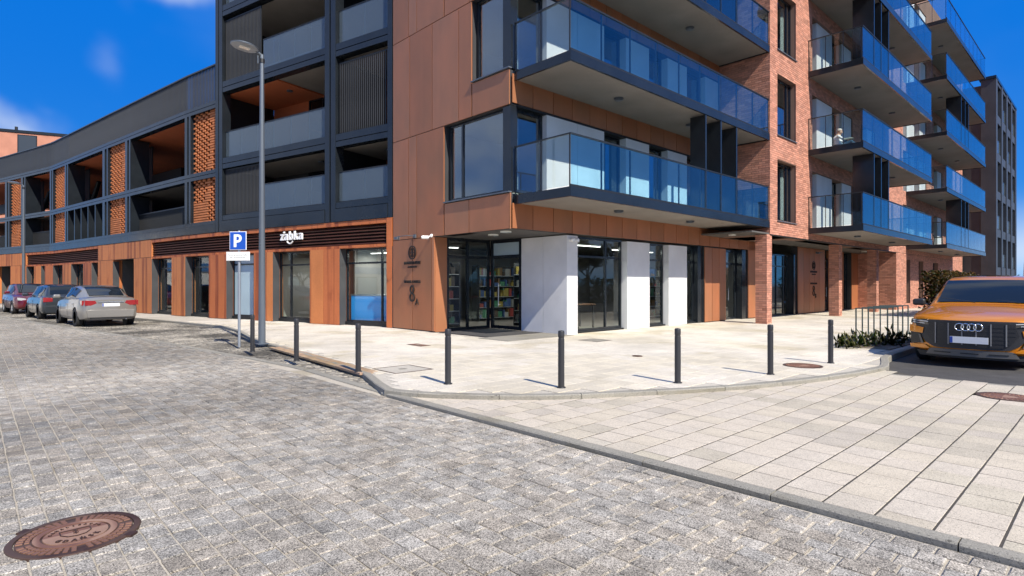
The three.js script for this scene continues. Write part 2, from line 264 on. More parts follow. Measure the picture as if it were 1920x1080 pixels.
{ // the pavement in front of the shops
  const pv = site(struct('pavement', 'pale concrete slab pavement in front of the shops'));
  mesh('joint_bed', sheet(PAVE, 0.071), M.bed, pv);
  slabs(pv, PAVE, 0.08, 0.05, 0.3, 0.0025, (s, p) => { const st = step(0.53, 0.7, fbm(s / 40 + 2, p / 40 + 2, 16, 16, 4, 23)), w = clamp(1.12 + (fbm(s / 30, p / 30 + 7, 14, 14, 3, 13) - 0.5) * 0.25 + rr(-0.04, 0.04) - st * 0.10, 0.7, 1.25); return [w, w * (1.02 - st * 0.02), w * (1.05 - st * 0.09)]; }, 300, (s, p) => (s < 2.2 && s > -0.2 && p < 0 && p > -3.4) || p < -13.5);
}
{ const dr = site(struct('driveway', 'dark asphalt driveway under the orange car')); mesh('asphalt_sheet', sheet([[0.86, 7.5], [1.6, 7.5], [2.6, 7.25], [60, 7.25], [60, 40], [0.86, 40]], -0.03), M.asphalt, dr); mesh('edge_strip', bx(0.86, 0.98, -0.1, 0.028, 7.6, 16), M.kerb, dr); }
{ // strip of brown pavers behind the left bollards
  const st = site(struct('paver_strip', 'strip of brown pavers along the left bollards')), list = []; const A = new THREE.Vector2(...toL([-5.35, -12.75])), B = new THREE.Vector2(...toL([-2.35, -9.0])), d = B.clone().sub(A), n = Math.round(d.length() / 0.2), t = d.clone().normalize(), ang = -Math.atan2(t.y, t.x);
  for (let i = 0; i < n; i++) for (let j = 0; j < 3; j++) { const c = A.clone().addScaledVector(t, (i + 0.5 + (j & 1) * 0.5) * 0.2); const w = rr(0.75, 1.15); list.push([c.x + t.y * (j * 0.105 + 0.02), c.y - t.x * (j * 0.105 + 0.02), 0.098, 0.05, ang, [w, w * rr(0.94, 1.02), w * rr(0.9, 1.05)], 0.0845 + rr(-0.001, 0.001), 0.05]); }
  for (const it of list) mesh('paver', stones([it], 0.003), M.brownPaver, st);
}
// kerbs: a row of stones along a line
function kerbRun(parent, pts, w, yt, yb, len = 1) {
  const P = pts.map(([a, b]) => new THREE.Vector2(a, b)); let acc = [0]; for (let i = 1; i < P.length; i++) acc.push(acc[i - 1] + P[i].distanceTo(P[i - 1]));
  const at = (d) => { let i = 1; while (i < P.length - 1 && acc[i] < d) i++; const t = (d - acc[i - 1]) / (acc[i] - acc[i - 1]); return P[i - 1].clone().lerp(P[i], t); };
  const n = Math.max(1, Math.round(acc.at(-1) / len)), L = acc.at(-1) / n;
  for (let k = 0; k < n; k++) {
    const m = 4, row = []; for (let i = 0; i <= m; i++) { const d = k * L + 0.004 + (L - 0.008) * i / m, c = at(d), t = at(Math.min(acc.at(-1), d + 0.05)).sub(at(Math.max(0, d - 0.05))).normalize(), nx = -t.y, nz = t.x, y = yt + (typeof yt === 'number' ? 0 : 0); row.push([[c.x - nx * w / 2, yb, c.y - nz * w / 2], [c.x - nx * w / 2, y - 0.012, c.y - nz * w / 2], [c.x - nx * (w / 2 - 0.012), y, c.y - nz * (w / 2 - 0.012)], [c.x + nx * (w / 2 - 0.012), y, c.y + nz * (w / 2 - 0.012)], [c.x + nx * w / 2, y - 0.012, c.y + nz * w / 2], [c.x + nx * w / 2, yb, c.y + nz * w / 2]]); }
    const pos = []; for (let i = 0; i < m; i++) for (let j = 0; j < 5; j++) pos.push(...row[i][j], ...row[i + 1][j], ...row[i + 1][j + 1], ...row[i][j], ...row[i + 1][j + 1], ...row[i][j + 1]);
    for (const [r, f] of [[row[0], 0], [row[m], 1]]) for (let j = 1; j < 5; j++) { const t = [r[0], r[j], r[j + 1]]; if (f) t.reverse(); pos.push(...t.flat()); }
    const g = new THREE.BufferGeometry(); g.setAttribute('position', new THREE.BufferAttribute(new Float32Array(pos), 3)); g.computeVertexNormals(); mesh('kerb_stone', muv(g, k * 0.37, k * 0.21), M.kerb, parent);
  }
}
{
  const k1 = site(struct('kerb', 'flush granite kerb between setts and slabs')); kerbRun(k1, [[-5.80, 3.75], [-5.80, 15]], 0.115, 0.036, -0.05);
  const k2 = site(struct('kerb', 'curved raised granite kerb along the bollards')); kerbRun(k2, [toL([-2.27, -9.0]), toL([-1.85, -8.05]), ...ARC, [2.15, 7.56], [2.8, 7.38], [3.6, 7.3]], 0.13, 0.088, -0.05);
  const k3 = site(struct('kerb', 'straight kerb beside the driveway')); kerbRun(k3, [[3.62, 7.3], [40, 7.3]], 0.12, 0.09, -0.05, 2);
  const k4 = site(struct('kerb', 'flush pale kerb between road and parking bay')); kerbRun(k4, EDGE.slice(0, 9).map(toL), 0.13, 0.012, -0.05, 2);
  const k5 = site(struct('kerb', 'low kerb between parking bay and pavement')); kerbRun(k5, TOP.slice(1, 10).map(toL), 0.10, 0.085, -0.05, 2);
}
// ---------------------------------------------------------------- building kit
// a glazed unit that faces +z in its parent's frame: frame bars and one pane per cell
function win(parent, o) {
  const { x0, x1, y0, y1, z = 0, mv = [], mh = [], fw = 0.06, d = 0.07, m = M.frame, g = M.glass, name = 'window', at, turn = 0, panes, handle } = o;
  const w = part(name, parent, at, turn), bars = [];
  bars.push(bx(x0, x1, y0, y0 + fw, z - d, z), bx(x0, x1, y1 - fw, y1, z - d, z), bx(x0, x0 + fw, y0 + fw, y1 - fw, z - d, z), bx(x1 - fw, x1, y0 + fw, y1 - fw, z - d, z));
  const xs = [x0 + fw, ...mv, x1 - fw], ys = [y0 + fw, ...mh, y1 - fw], h = fw * 0.5;
  for (const x of mv) bars.push(bx(x - h, x + h, y0 + fw, y1 - fw, z - d, z - 0.004));
  for (const y of mh) for (let i = 0; i < xs.length - 1; i++) bars.push(bx(xs[i] + (i ? h : 0), xs[i + 1] - (i < xs.length - 2 ? h : 0), y - h, y + h, z - d, z - 0.007));
  mesh('frame', bars, m, w);
  let n = 0;
  for (let i = 0; i < xs.length - 1; i++) for (let j = 0; j < ys.length - 1; j++) { const q = mesh('pane', bx(xs[i] + (i ? h : 0), xs[i + 1] - (i < xs.length - 2 ? h : 0), ys[j] + (j ? h : 0), ys[j + 1] - (j < ys.length - 2 ? h : 0), z - d * 0.5 - 0.006, z - d * 0.5), panes?.[n] ?? g, w); n++; void q; }
  if (handle) mesh('handle', [bar([handle, y0 + 0.75, z + 0.05], [handle, y0 + 1.25, z + 0.05], 0.014), bar([handle, y0 + 0.82, z - 0.02], [handle, y0 + 0.82, z + 0.05], 0.01), bar([handle, y0 + 1.18, z - 0.02], [handle, y0 + 1.18, z + 0.05], 0.01)], M.steel, w);
  return w;
}
function curtain(parent, x0, x1, y0, y1, z, m = M.curtain, at, turn = 0) {
  const n = Math.max(6, Math.round((x1 - x0) / 0.035)), g = new THREE.PlaneGeometry(x1 - x0, y1 - y0, n, 1); const p = g.attributes.position;
  for (let i = 0; i < p.count; i++) p.setZ(i, Math.sin(p.getX(i) * 58) * 0.03 + Math.sin(p.getX(i) * 23) * 0.015); g.computeVertexNormals(); g.translate((x0 + x1) / 2, (y0 + y1) / 2, z);
  const c = mesh('curtain', g, m, parent); if (at) { c.position.set(...at); c.rotation.y = turn; } return c;
}
// bricks in stretcher bond on a wall that faces +z; holes are [x0, x1, y0, y1]
function bricks(x0, x1, y0, y1, holes = [], base = [0.60, 0.275, 0.19]) {
  const pos = [], nor = [], uv = [], col = [], H = 0.079, L = 0.25, D = 0.012;
  const quad = (a, b, c, d, n, k) => { for (const q of [a, b, c, a, c, d]) { pos.push(...q); nor.push(...n); uv.push(q[0] + k.o, q[1]); col.push(...k.c); } };
  for (let r = 0; r * H < y1 - y0; r++) {
    const b = y0 + r * H, t = Math.min(y1, b + H - 0.011); let a = x0 - (r & 1) * L / 2;
    for (; a < x1; a += L) {
      let l = Math.max(a, x0), e = Math.min(a + L - 0.011, x1); let skip = e - l < 0.02;
      for (const [h0, h1, v0, v1] of holes) { if (t > v0 + 0.01 && b < v1 - 0.01) { if (l >= h0 - 0.01 && e <= h1 + 0.01) skip = true; else if (l < h0 && e > h0) e = h0; else if (l < h1 && e > h1) l = h1; } }
      if (skip || e - l < 0.02) continue;
      const v = rr(0.72, 1.2), w = rr(-0.04, 0.05), k = { o: rnd() * 3, c: [base[0] * v, base[1] * v * (1 + w), base[2] * v * (1 + w * 1.5)] }, z = D + rr(-0.002, 0.002);
      quad([l, b, z], [e, b, z], [e, t, z], [l, t, z], [0, 0, 1], k); quad([l, t, z], [e, t, z], [e, t, 0], [l, t, 0], [0, 1, 0], k); quad([l, b, 0], [e, b, 0], [e, b, z], [l, b, z], [0, -1, 0], k); quad([l, b, 0], [l, b, z], [l, t, z], [l, t, 0], [-1, 0, 0], k); quad([e, b, z], [e, b, 0], [e, t, 0], [e, t, z], [1, 0, 0], k);
    }
  }
  const g = new THREE.BufferGeometry(); for (const [k, a, n] of [['position', pos, 3], ['normal', nor, 3], ['uv', uv, 2], ['color', col, 3]]) g.setAttribute(k, new THREE.BufferAttribute(new Float32Array(a), n)); return g;
}
const onLeft = (g, s, p = 0) => g.rotateY(-Math.PI / 2).translate(s, 0, p);      // a +z facing piece turned to face -s: its x runs along +p
// a balcony: slab with plaster soffit, dark edge, glass balustrade; floor top at y
function balcony(parent, o) {
  const { s0, s1, p0, p1, y, n, left = true, right = true, side = 2, lamps = [], fins = [], finDepth = 0.5, finH = 2.88 } = o, b = part('balcony', parent);
  const t = 0.21, e = 0.03;
  mesh('floor_slab', bx(s0 + 0.06, s1 - 0.06, y - t + 0.02, y - 0.01, p0, p1 - 0.06), M.soffit, b);
  const f = [bx(s0, s1, y - t - 0.01, y + 0.005, p1 - 0.06, p1)]; f.push(bx(s0, s0 + 0.06, y - t - 0.01, y + 0.003, p0 + 0.002, p1 - 0.06), bx(s1 - 0.06, s1, y - t - 0.01, y + 0.003, p0 + 0.002, p1 - 0.06));
  mesh('edge_trim', f, M.frame, b);
  mesh('shoe', [bx(s0 + 0.02, s1 - 0.02, y + 0.005, y + 0.06, p1 - 0.05, p1 - 0.015)], M.black, b);
  const H = 1.2, w = (s1 - s0 - 0.08) / n;
  for (let i = 0; i < n; i++) mesh('pane', bx(s0 + 0.04 + i * w + 0.008, s0 + 0.04 + (i + 1) * w - 0.008, y + 0.03, y + H, p1 - 0.040, p1 - 0.026), M.rail, b);
  const posts = []; for (let i = 1; i < n; i++) if (i % 1 === 0) posts.push(bx(s0 + 0.04 + i * w - 0.012, s0 + 0.04 + i * w + 0.012, y + 0.02, y + H - 0.01, p1 - 0.10, p1 - 0.062));
  posts.push(bx(s0 + 0.02, s0 + 0.045, y + 0.01, y + H, p1 - 0.07, p1 - 0.045), bx(s1 - 0.045, s1 - 0.02, y + 0.01, y + H, p1 - 0.07, p1 - 0.045));
  const rail = [bx(s0 + 0.01, s1 - 0.01, y + H, y + H + 0.035, p1 - 0.06, p1 - 0.01)];
  for (const [on, s] of [[left, s0 + 0.03], [right, s1 - 0.03]]) if (on) {
    const q = (p1 - 0.08 - p0) / side; for (let i = 0; i < side; i++) mesh('pane', bx(s - 0.007, s + 0.007, y + 0.03, y + H, p0 + i * q + 0.02, p0 + (i + 1) * q - 0.01), M.railSide, b);
    for (let i = 0; i < side; i++) posts.push(bx(s - 0.012, s + 0.012, y, y + H, p0 + i * q, p0 + i * q + 0.02)); rail.push(bx(s - 0.025, s + 0.025, y + H + 0.001, y + H + 0.034, p0, p1 - 0.062));
  }
  for (const q of posts) mesh('post', q, M.black, b); mesh('handrail', rail, M.black, b);
  for (const [s, p] of lamps) mesh('ceiling_lamp', [cyl(0.13, 0.13, 0.05, s, y - t - 0.03, p), cyl(0.10, 0.10, 0.02, s, y - t - 0.048, p)], M.lampGrey, b);
  for (const s of fins) mesh('privacy_fin', [bx(s - 0.04, s + 0.04, y - t - 0.005 - finH, y - t - 0.015, p1 - 0.02 - finDepth, p1 - 0.02)], M.frame, b);
  return b;
}

// ---------------------------------------------------------------- the corner apartment building
const T = thing('apartment_building', 'corner apartment block clad in copper brown panels and red brick with glass balconies', 'building', [CX, 0, CZ], TURN);
const F = (k) => 3.70 + 3.1 * (k - 1), CM = [M.copper, M.copperB, M.copperC, M.copper];
let cmi = 0;
const panelL = (p0, p1, y0, y1) => mesh('copper_panel', bx(-0.035, -0.002, y0 + 0.011, y1 - 0.011, p0 + 0.011, p1 - 0.011, rnd() * 3, rnd() * 3), CM[cmi++ % 4], T);     // on the face towards the street
const panelR = (s0, s1, y0, y1, p = 0) => mesh('copper_panel', bx(s0 + 0.011, s1 - 0.011, y0 + 0.011, y1 - 0.011, p + 0.002, p + 0.03, rnd() * 3, rnd() * 3), CM[(cmi += 3) % 4], T);  // on the face towards the pavement
const TOPY = 19.6;
// copper face towards the street
for (const [a, b] of [[-5.44, -4.33], [-4.33, -3.33], [-3.33, -3.2]]) panelL(a, b, 0.10, 2.86);
for (let k = 1; k <= 5; k++) {
  const y = F(k), wide = k % 2 ? 2.71 : 1.47, hd = y + 2.27, lo = k === 1 ? 2.86 : F(k - 1) + 2.27;
  const js = k % 2 ? [-5.44, -4.54, -4.1, -2.73] : [-5.44, -4.48, -3.3, -2.05, -1.49];
  for (let i = 0; i < js.length - 1; i++) panelL(js[i], js[i + 1], lo, hd);
  const u = k % 2 ? [-wide, -1.6, 0.0] : [-wide, 0.0]; for (let i = 0; i < u.length - 1; i++) panelL(u[i], u[i + 1], lo, y + 0.06);
  mesh('sill', [bx(-0.09, 0.02, y + 0.07, y + 0.10, -wide, 0.03)], M.lampGrey, T);
  mesh('wall', [bx(0.0, 0.3, lo, hd, -5.44, -wide - 0.02), bx(0.0, 0.3, lo, y + 0.065, -wide, -0.05)], M.darkWall, T);
  // corner window, street side then pavement side; the dark corner post between
  win(T, { x0: -wide + 0.03, x1: -0.30, y0: y + 0.12, y1: hd, z: -0.12, fw: 0.07, mv: k % 2 ? [-wide + 0.62] : [], g: M.glassCoat, at: [0, 0, 0], turn: -Math.PI / 2 });
  mesh('corner_post', [bx(0.02, 0.26, y + 0.105, hd, -0.30, -0.02)], M.frame, T);
  win(T, { x0: 0.26, x1: 1.32, y0: y + 0.12, y1: hd, z: -0.16, fw: 0.08, g: M.glassCoat });
  curtain(T, 0.3, 0.75, y + 0.15, hd - 0.05, -0.5);
  mesh('head_trim', [bx(0.0, 0.22, hd + 0.002, hd + 0.05, -wide, -0.05), bx(0.04, 10.78, hd + 0.002, hd + 0.05, -0.3, -0.01)], M.frameIn, T);
}
for (let k = 6; k <= 6; k++) { for (const [a, b] of [[-5.44, -4.4], [-4.4, -2.7], [-2.7, -1.4], [-1.4, 0]]) panelL(a, b, F(5) + 2.27, TOPY); mesh('wall', [bx(0, 0.3, F(5) + 2.27, TOPY, -5.44, -0.03)], M.darkWall, T); }
mesh('pier_core', bx(0.0, 0.41, 0.08, 2.86, -5.44, -3.215), M.darkWall, T); mesh('copper_panel', bx(0.0, 0.42, 0.09, 2.85, -3.212, -3.195), M.copperC, T);
mesh('copper_corner_trim', [bx(-0.035, 0.0, 2.86, 3.76, 0.0, 0.03)], M.copperC, T);
// pavement face, upper floors
for (let k = 1; k <= 5; k++) {
  const y = F(k), hd = y + 2.27, top = y + 3.1 + 0.06;
  mesh('white_panel', bx(1.32, 2.575, y, hd, -0.3, 0), M.white, T); mesh('white_panel', bx(2.585, 3.78, y, hd, -0.3, 0), M.white, T);
  for (const [a, b] of [[4.87, 6.12], [7.22, 8.46], [9.75, 10.8]]) mesh('white_panel', bx(a, b, y, hd, -0.3, 0), M.white, T);
  for (const [a, b] of [[3.78, 4.87], [6.12, 7.22], [8.46, 9.75]]) { win(T, { x0: a, x1: b, y0: y + 0.03, y1: hd, z: -0.24, fw: 0.07, g: M.glassCoat }); if (k < 4) curtain(T, a + 0.06, a + rr(0.3, 0.6), y + 0.06, hd - 0.06, -0.55); }
  for (let i = 0; i < 14; i++) panelR(i * 0.772 + (i ? 0 : 0.035), Math.min(10.78, (i + 1) * 0.772), hd + 0.05, top - 0.1);
  mesh('wall', bx(0.3, 10.8, hd + 0.05, top, -0.3, 0), M.darkWall, T);
  mesh('floor_plate', bx(0.3, 46, y - 0.22, y - 0.012, -9, -0.31), M.soffit, T);
  mesh('inner_wall', [bx(0.31, 45.9, y + 0.002, y + 2.86, -5.2, -5), bx(4.9, 5.0, y + 0.002, y + 2.86, -4.99, -0.32), bx(9.7, 9.8, y + 0.002, y + 2.86, -4.99, -0.32)], M.room, T);
}
for (let i = 0; i < 14; i++) panelR(i * 0.772 + (i ? 0 : 0.035), Math.min(10.78, (i + 1) * 0.772), 2.87, 3.52);
for (let i = 14; i < 19; i++) panelR(i * 0.772, (i + 1) * 0.772, 2.87, 3.24);
mesh('wall', bx(0.3, 10.8, 2.88, 3.69, -0.3, -0.001), M.darkWall, T);
mesh('roof', bx(0.05, 46, TOPY - 0.3, TOPY, -9, -0.05), M.darkWall, T);
mesh('rear_wall', [bx(0.3, 46, 0.08, TOPY - 0.31, -9.2, -9.0), bx(45.8, 46, 0.08, TOPY - 0.32, -8.99, 1.5)], M.brickFar, T);
// ground floor shop front
mesh('white_panel', bx(2.13, 2.58, 0.08, 2.83, -0.3, 0), M.white, T);
mesh('white_panel', bx(2.13, 2.33, 0.08, 2.83, -0.905, -0.3), M.white, T); mesh('white_panel', bx(2.13, 2.33, 0.08, 2.83, -1.80, -0.915), M.white, T);
for (const [a, b] of [[4.93, 6.15], [7.29, 8.46]]) mesh('white_panel', bx(a, b, 0.085, 2.80, -0.32, 0), M.white, T);
for (const [a, b] of [[2.6, 4.92], [6.16, 7.28], [8.47, 9.6]]) mesh('plinth', bx(a, b, 0.08, 0.13, -0.3, -0.12), M.frameIn, T);
win(T, { x0: 2.58, x1: 4.93, y0: 0.13, y1: 2.84, z: -0.22, mv: [4.15], mh: [2.28] });
win(T, { x0: 6.15, x1: 7.29, y0: 0.13, y1: 2.82, z: -0.22, mh: [2.28] });
win(T, { x0: 8.46, x1: 9.30, y0: 0.13, y1: 2.82, z: -0.22, mh: [2.28] });
mesh('dark_post', bx(9.30, 9.66, 0.08, 2.86, -0.34, -0.05), M.frame, T);
for (let i = 0; i < 3; i++) panelR(9.66 + i * 0.543, 9.66 + (i + 1) * 0.543, 0.1, 2.84);
mesh('wall', [bx(9.67, 11.28, 0.08, 2.87, -0.3, 0)], M.darkWall, T);
{ const d = win(T, { name: 'door', x0: 11.30, x1: 12.75, y0: 0.09, y1: 2.84, z: -0.28, mv: [11.75], mh: [2.3], fw: 0.09, handle: 12.0 }); void d; mesh('dark_post', bx(12.76, 13.2, 0.08, 2.86, -0.4, -0.03), M.frame, T); }
panelR(13.2, 14.2, 0.1, 3.24); mesh('wall', bx(13.21, 14.2, 0.08, 3.24, -0.3, 0), M.darkWall, T);
win(T, { x0: 14.22, x1: 18.06, y0: 0.09, y1: 2.84, z: -0.26, mv: [15.5, 16.67, 17.45], mh: [2.3] }); mesh('dark_post', bx(18.07, 18.38, 0.08, 2.86, -0.4, -0.04), M.frame, T);
for (let i = 0; i < 5; i++) panelR(18.4 + i * 0.7, 18.4 + (i + 1) * 0.7, 0.1, 3.24); mesh('wall', bx(18.41, 21.89, 0.08, 3.24, -0.3, 0), M.darkWall, T);
win(T, { name: 'door', x0: 21.92, x1: 23.1, y0: 0.09, y1: 2.84, z: -0.2, mv: [22.4], mh: [2.3], fw: 0.08, handle: 22.65 });
mesh('wall', bx(23.12, 24.85, 0.08, 3.24, -0.3, 0), M.copperB, T);
win(T, { x0: 24.87, x1: 26.1, y0: 0.09, y1: 3.2, z: -0.2, mv: [25.3, 25.75], mh: [2.3] }); panelR(26.12, 27.2, 0.1, 3.24); mesh('wall', bx(26.13, 27.2, 0.08, 3.24, -0.3, 0), M.darkWall, T);
// entrance recess at the corner
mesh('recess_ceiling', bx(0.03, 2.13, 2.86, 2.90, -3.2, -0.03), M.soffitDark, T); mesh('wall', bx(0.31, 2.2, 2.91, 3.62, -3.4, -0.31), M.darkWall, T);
win(T, { x0: 0.42, x1: 2.10, y0: 0.10, y1: 2.85, z: -3.2, mv: [1.22], mh: [2.30], fw: 0.08 });
{ const d = win(T, { name: 'door', x0: -3.19, x1: -1.81, y0: 0.10, y1: 2.85, z: -2.13, mh: [2.32], fw: 0.10, at: [0, 0, 0], turn: -Math.PI / 2, panes: [M.glass, M.frosted] });
  mesh('handle', [bar([-2.75, 0.8, -2.06], [-2.75, 1.5, -2.06], 0.015), bar([-2.75, 0.85, -2.06], [-2.75, 0.85, -2.14], 0.01), bar([-2.75, 1.45, -2.06], [-2.75, 1.45, -2.14], 0.01)], M.steel, d); }
mesh('door_mat', bx(0.05, 2.1, 0.081, 0.096, -3.1, -0.9), M.asphalt, T); mesh('threshold_slab', bx(-0.3, 2.12, 0.0805, 0.0905, -0.88, 0.25), M.kerb, T);
for (const [s, p] of [[0.75, -1.5], [0.35, -0.55]]) mesh('ceiling_lamp', [cyl(0.15, 0.15, 0.04, s, 2.82, p)], M.lens, T);
// shop interior shell
mesh('inner_wall', [bx(0.42, 14, 0.09, 2.86, -8.9, -8.8), bx(13.9, 14, 0.09, 2.86, -8.79, -0.42)], M.room, T);
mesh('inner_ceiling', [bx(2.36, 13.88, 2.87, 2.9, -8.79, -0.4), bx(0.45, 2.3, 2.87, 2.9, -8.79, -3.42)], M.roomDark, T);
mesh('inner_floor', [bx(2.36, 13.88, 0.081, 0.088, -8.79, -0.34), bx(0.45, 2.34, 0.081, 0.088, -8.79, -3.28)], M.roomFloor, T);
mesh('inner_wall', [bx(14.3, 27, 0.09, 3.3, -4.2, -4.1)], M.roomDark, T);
// brick volume over the arcade
const BP = 1.9;
{
  const fl = [1, 2, 3, 4, 5], wins = fl.map((k) => [11.41, 13.13, F(k) + 0.10, F(k) + 2.29]);
  stuff(mesh('brickwork', bricks(10.8, 13.85, 3.26, 17, wins).translate(0, 0, BP), M.brick, T));
  stuff(mesh('brickwork', onLeft(bricks(0.0, BP + 0.01, 3.26, 17), 10.8), M.brick, T));
  mesh('brick_wall', [bx(10.805, 11.40, 3.25, TOPY, 0.0, BP), bx(13.14, 13.85, 3.25, TOPY, 0, BP), ...fl.map((k) => bx(11.40, 13.14, k === 1 ? 3.25 : F(k - 1) + 2.30, F(k) + 0.09, 0, BP)), bx(11.40, 13.14, F(5) + 2.3, TOPY, 0, BP)], M.mortar, T);
  for (const k of fl) { win(T, { x0: 11.42, x1: 13.12, y0: F(k) + 0.11, y1: F(k) + 2.28, z: BP - 0.18, mv: [12.75], fw: 0.07, g: M.glassCoat }); mesh('sill', bx(11.38, 13.16, F(k) + 0.055, F(k) + 0.085, BP - 0.1, BP + 0.06), M.lampGrey, T); mesh('inner_wall', [bx(11.41, 13.13, F(k) + 0.1, F(k) + 2.29, 0.02, 0.06)], M.room, T); if (k % 2) curtain(T, 12.75, 13.1, F(k) + 0.15, F(k) + 2.2, BP - 0.45); }
  // long brick wall with the two stacks of balconies
  const holes = [], wp = [], wh = [];
  for (const k of fl) { const y = F(k); for (const [a, b, kind] of [[14.80, 15.45, 1], [15.45, 17.25, 0], [17.25, 18.5, 1], [18.5, 19.8, 0], [21.0, 22.2, 1], [22.2, 23.3, 0], [28.6, 29.6, 1], [29.6, 31.4, 0], [31.4, 32.6, 1], [32.6, 34.2, 0], [36.2, 37.6, 1], [37.6, 38.8, 0], [40.5, 41.8, 1]]) { holes.push([a, b, y, y + 2.3]); (kind ? wp : wh).push([a, b, y]); } }
  stuff(mesh('brickwork', bricks(13.86, 28.28, 3.26, 17, holes).translate(0, 0, BP), M.brick, T));
  stuff(mesh('brickwork', bricks(28.29, 45.9, 3.26, 17, holes, [0.62, 0.29, 0.205]).translate(0, 0, BP), M.brick, T));
  const cols = [13.851, 14.79, 19.81, 20.99, 23.31, 28.59, 34.21, 36.19, 38.81, 40.49, 41.81, 46];
  const back = []; for (let i = 0; i < cols.length; i += 2) back.push(bx(cols[i], cols[i + 1], 3.25, TOPY, 1.2, BP - 0.001));
  for (const k of fl) for (let i = 1; i < cols.length - 1; i += 2) back.push(bx(cols[i], cols[i + 1], k === 1 ? 3.25 : F(k - 1) + 2.31, F(k) - 0.005, 1.2, BP - 0.002));
  for (let i = 1; i < cols.length - 1; i += 2) back.push(bx(cols[i], cols[i + 1], F(5) + 2.31, TOPY, 1.2, BP - 0.002));
  mesh('brick_wall', back, M.mortar, T);
  for (const [a, b, y] of wp) { win(T, { x0: a + 0.01, x1: b - 0.01, y0: y + 0.02, y1: y + 2.29, z: BP - 0.28, fw: 0.06 }); }
  for (const [a, b, y] of wh) mesh('white_panel', bx(a, b, y, y + 2.3, BP - 0.4, BP - 0.05), M.white, T);
  mesh('inner_wall', fl.map((k) => bx(13.86, 45.7, F(k) + 0.01, F(k) + 2.8, -0.2, -0.1)), M.room, T);
  // arcade
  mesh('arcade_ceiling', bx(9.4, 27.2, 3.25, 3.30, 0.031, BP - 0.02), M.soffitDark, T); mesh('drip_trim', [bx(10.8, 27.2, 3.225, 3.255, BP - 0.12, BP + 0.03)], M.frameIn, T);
  for (const [s, p] of [[9.9, 0.95], [20.2, 0.95], [25, 0.95]]) mesh('ceiling_lamp', [cyl(0.13, 0.13, 0.05, s, 3.20, p)], M.lens, T);
  for (const s of [10.55, 17.98, 23.55]) { const c = part('brick_pillar', T); mesh('core', bx(s + 0.012, s + 0.40, 0.08, 3.25, 1.50, BP - 0.012), M.mortar, c); stuff(mesh('brickwork', merge([bricks(s, s + 0.41, 0.08, 3.24).translate(0, 0, BP - 0.012), onLeft(bricks(1.49, BP, 0.08, 3.24), s + 0.012), bricks(1.49, BP, 0.08, 3.24).rotateY(Math.PI / 2).translate(s + 0.40, 0, BP + 1.49)]), M.brick, c)); }
  // brick wall that comes down to the ground past the arcade
  const gh = [[29.3, 30.2, 0.4, 2.9], [32.2, 33.4, 0.4, 2.9], [36, 37.5, 0.4, 2.9]];
  stuff(mesh('brickwork', merge([onLeft(bricks(0, BP, 0.08, 3.24), 27.2), bricks(27.2, 45.9, 0.08, 3.24, gh).translate(0, 0, BP)]), M.brick, T));
  mesh('brick_wall', [bx(27.21, 29.29, 0.08, 3.24, -0.2, BP - 0.001), bx(30.21, 32.19, 0.08, 3.24, 1.2, BP - 0.001), bx(33.41, 35.99, 0.08, 3.24, 1.2, BP - 0.001), bx(37.51, 45.8, 0.08, 3.24, 1.2, BP - 0.001), ...gh.map(([a, b]) => bx(a - 0.01, b + 0.01, 2.91, 3.24, 1.2, BP - 0.002)), ...gh.map(([a, b]) => bx(a - 0.01, b + 0.01, 0.08, 0.39, 1.2, BP - 0.002))], M.mortar, T);
  for (const [a, b] of gh) win(T, { x0: a, x1: b, y0: 0.4, y1: 2.9, z: BP - 0.2 });
}
// balconies
for (let k = 1; k <= 5; k++) {
  balcony(T, { s0: 0.10, s1: 10.79, p0: 0.03, p1: 1.9, y: F(k), n: 9, side: 2, right: k === 1, lamps: [[3.2, 0.95], [7.0, 0.95]], fins: k % 2 ? [] : [6.3, 7.25, 8.3], finDepth: 0.5, finH: 2.88 - 0.0 });
  balcony(T, { s0: 14.35, s1: 25.5, p0: BP + 0.014, p1: 3.85, y: F(k), n: 8, side: 3, lamps: [[17.2, 2.85], [22.4, 2.85]], fins: k % 2 ? [] : [15.8, 16.75, 17.8], finDepth: 0.75 });
  balcony(T, { s0: 29.2, s1: 42, p0: BP + 0.014, p1: 3.82, y: F(k), n: 9, side: 3, lamps: [[33, 2.85], [38, 2.85]], fins: k % 2 ? [] : [33.4, 34.6, 35.7], finDepth: 0.75 });
}
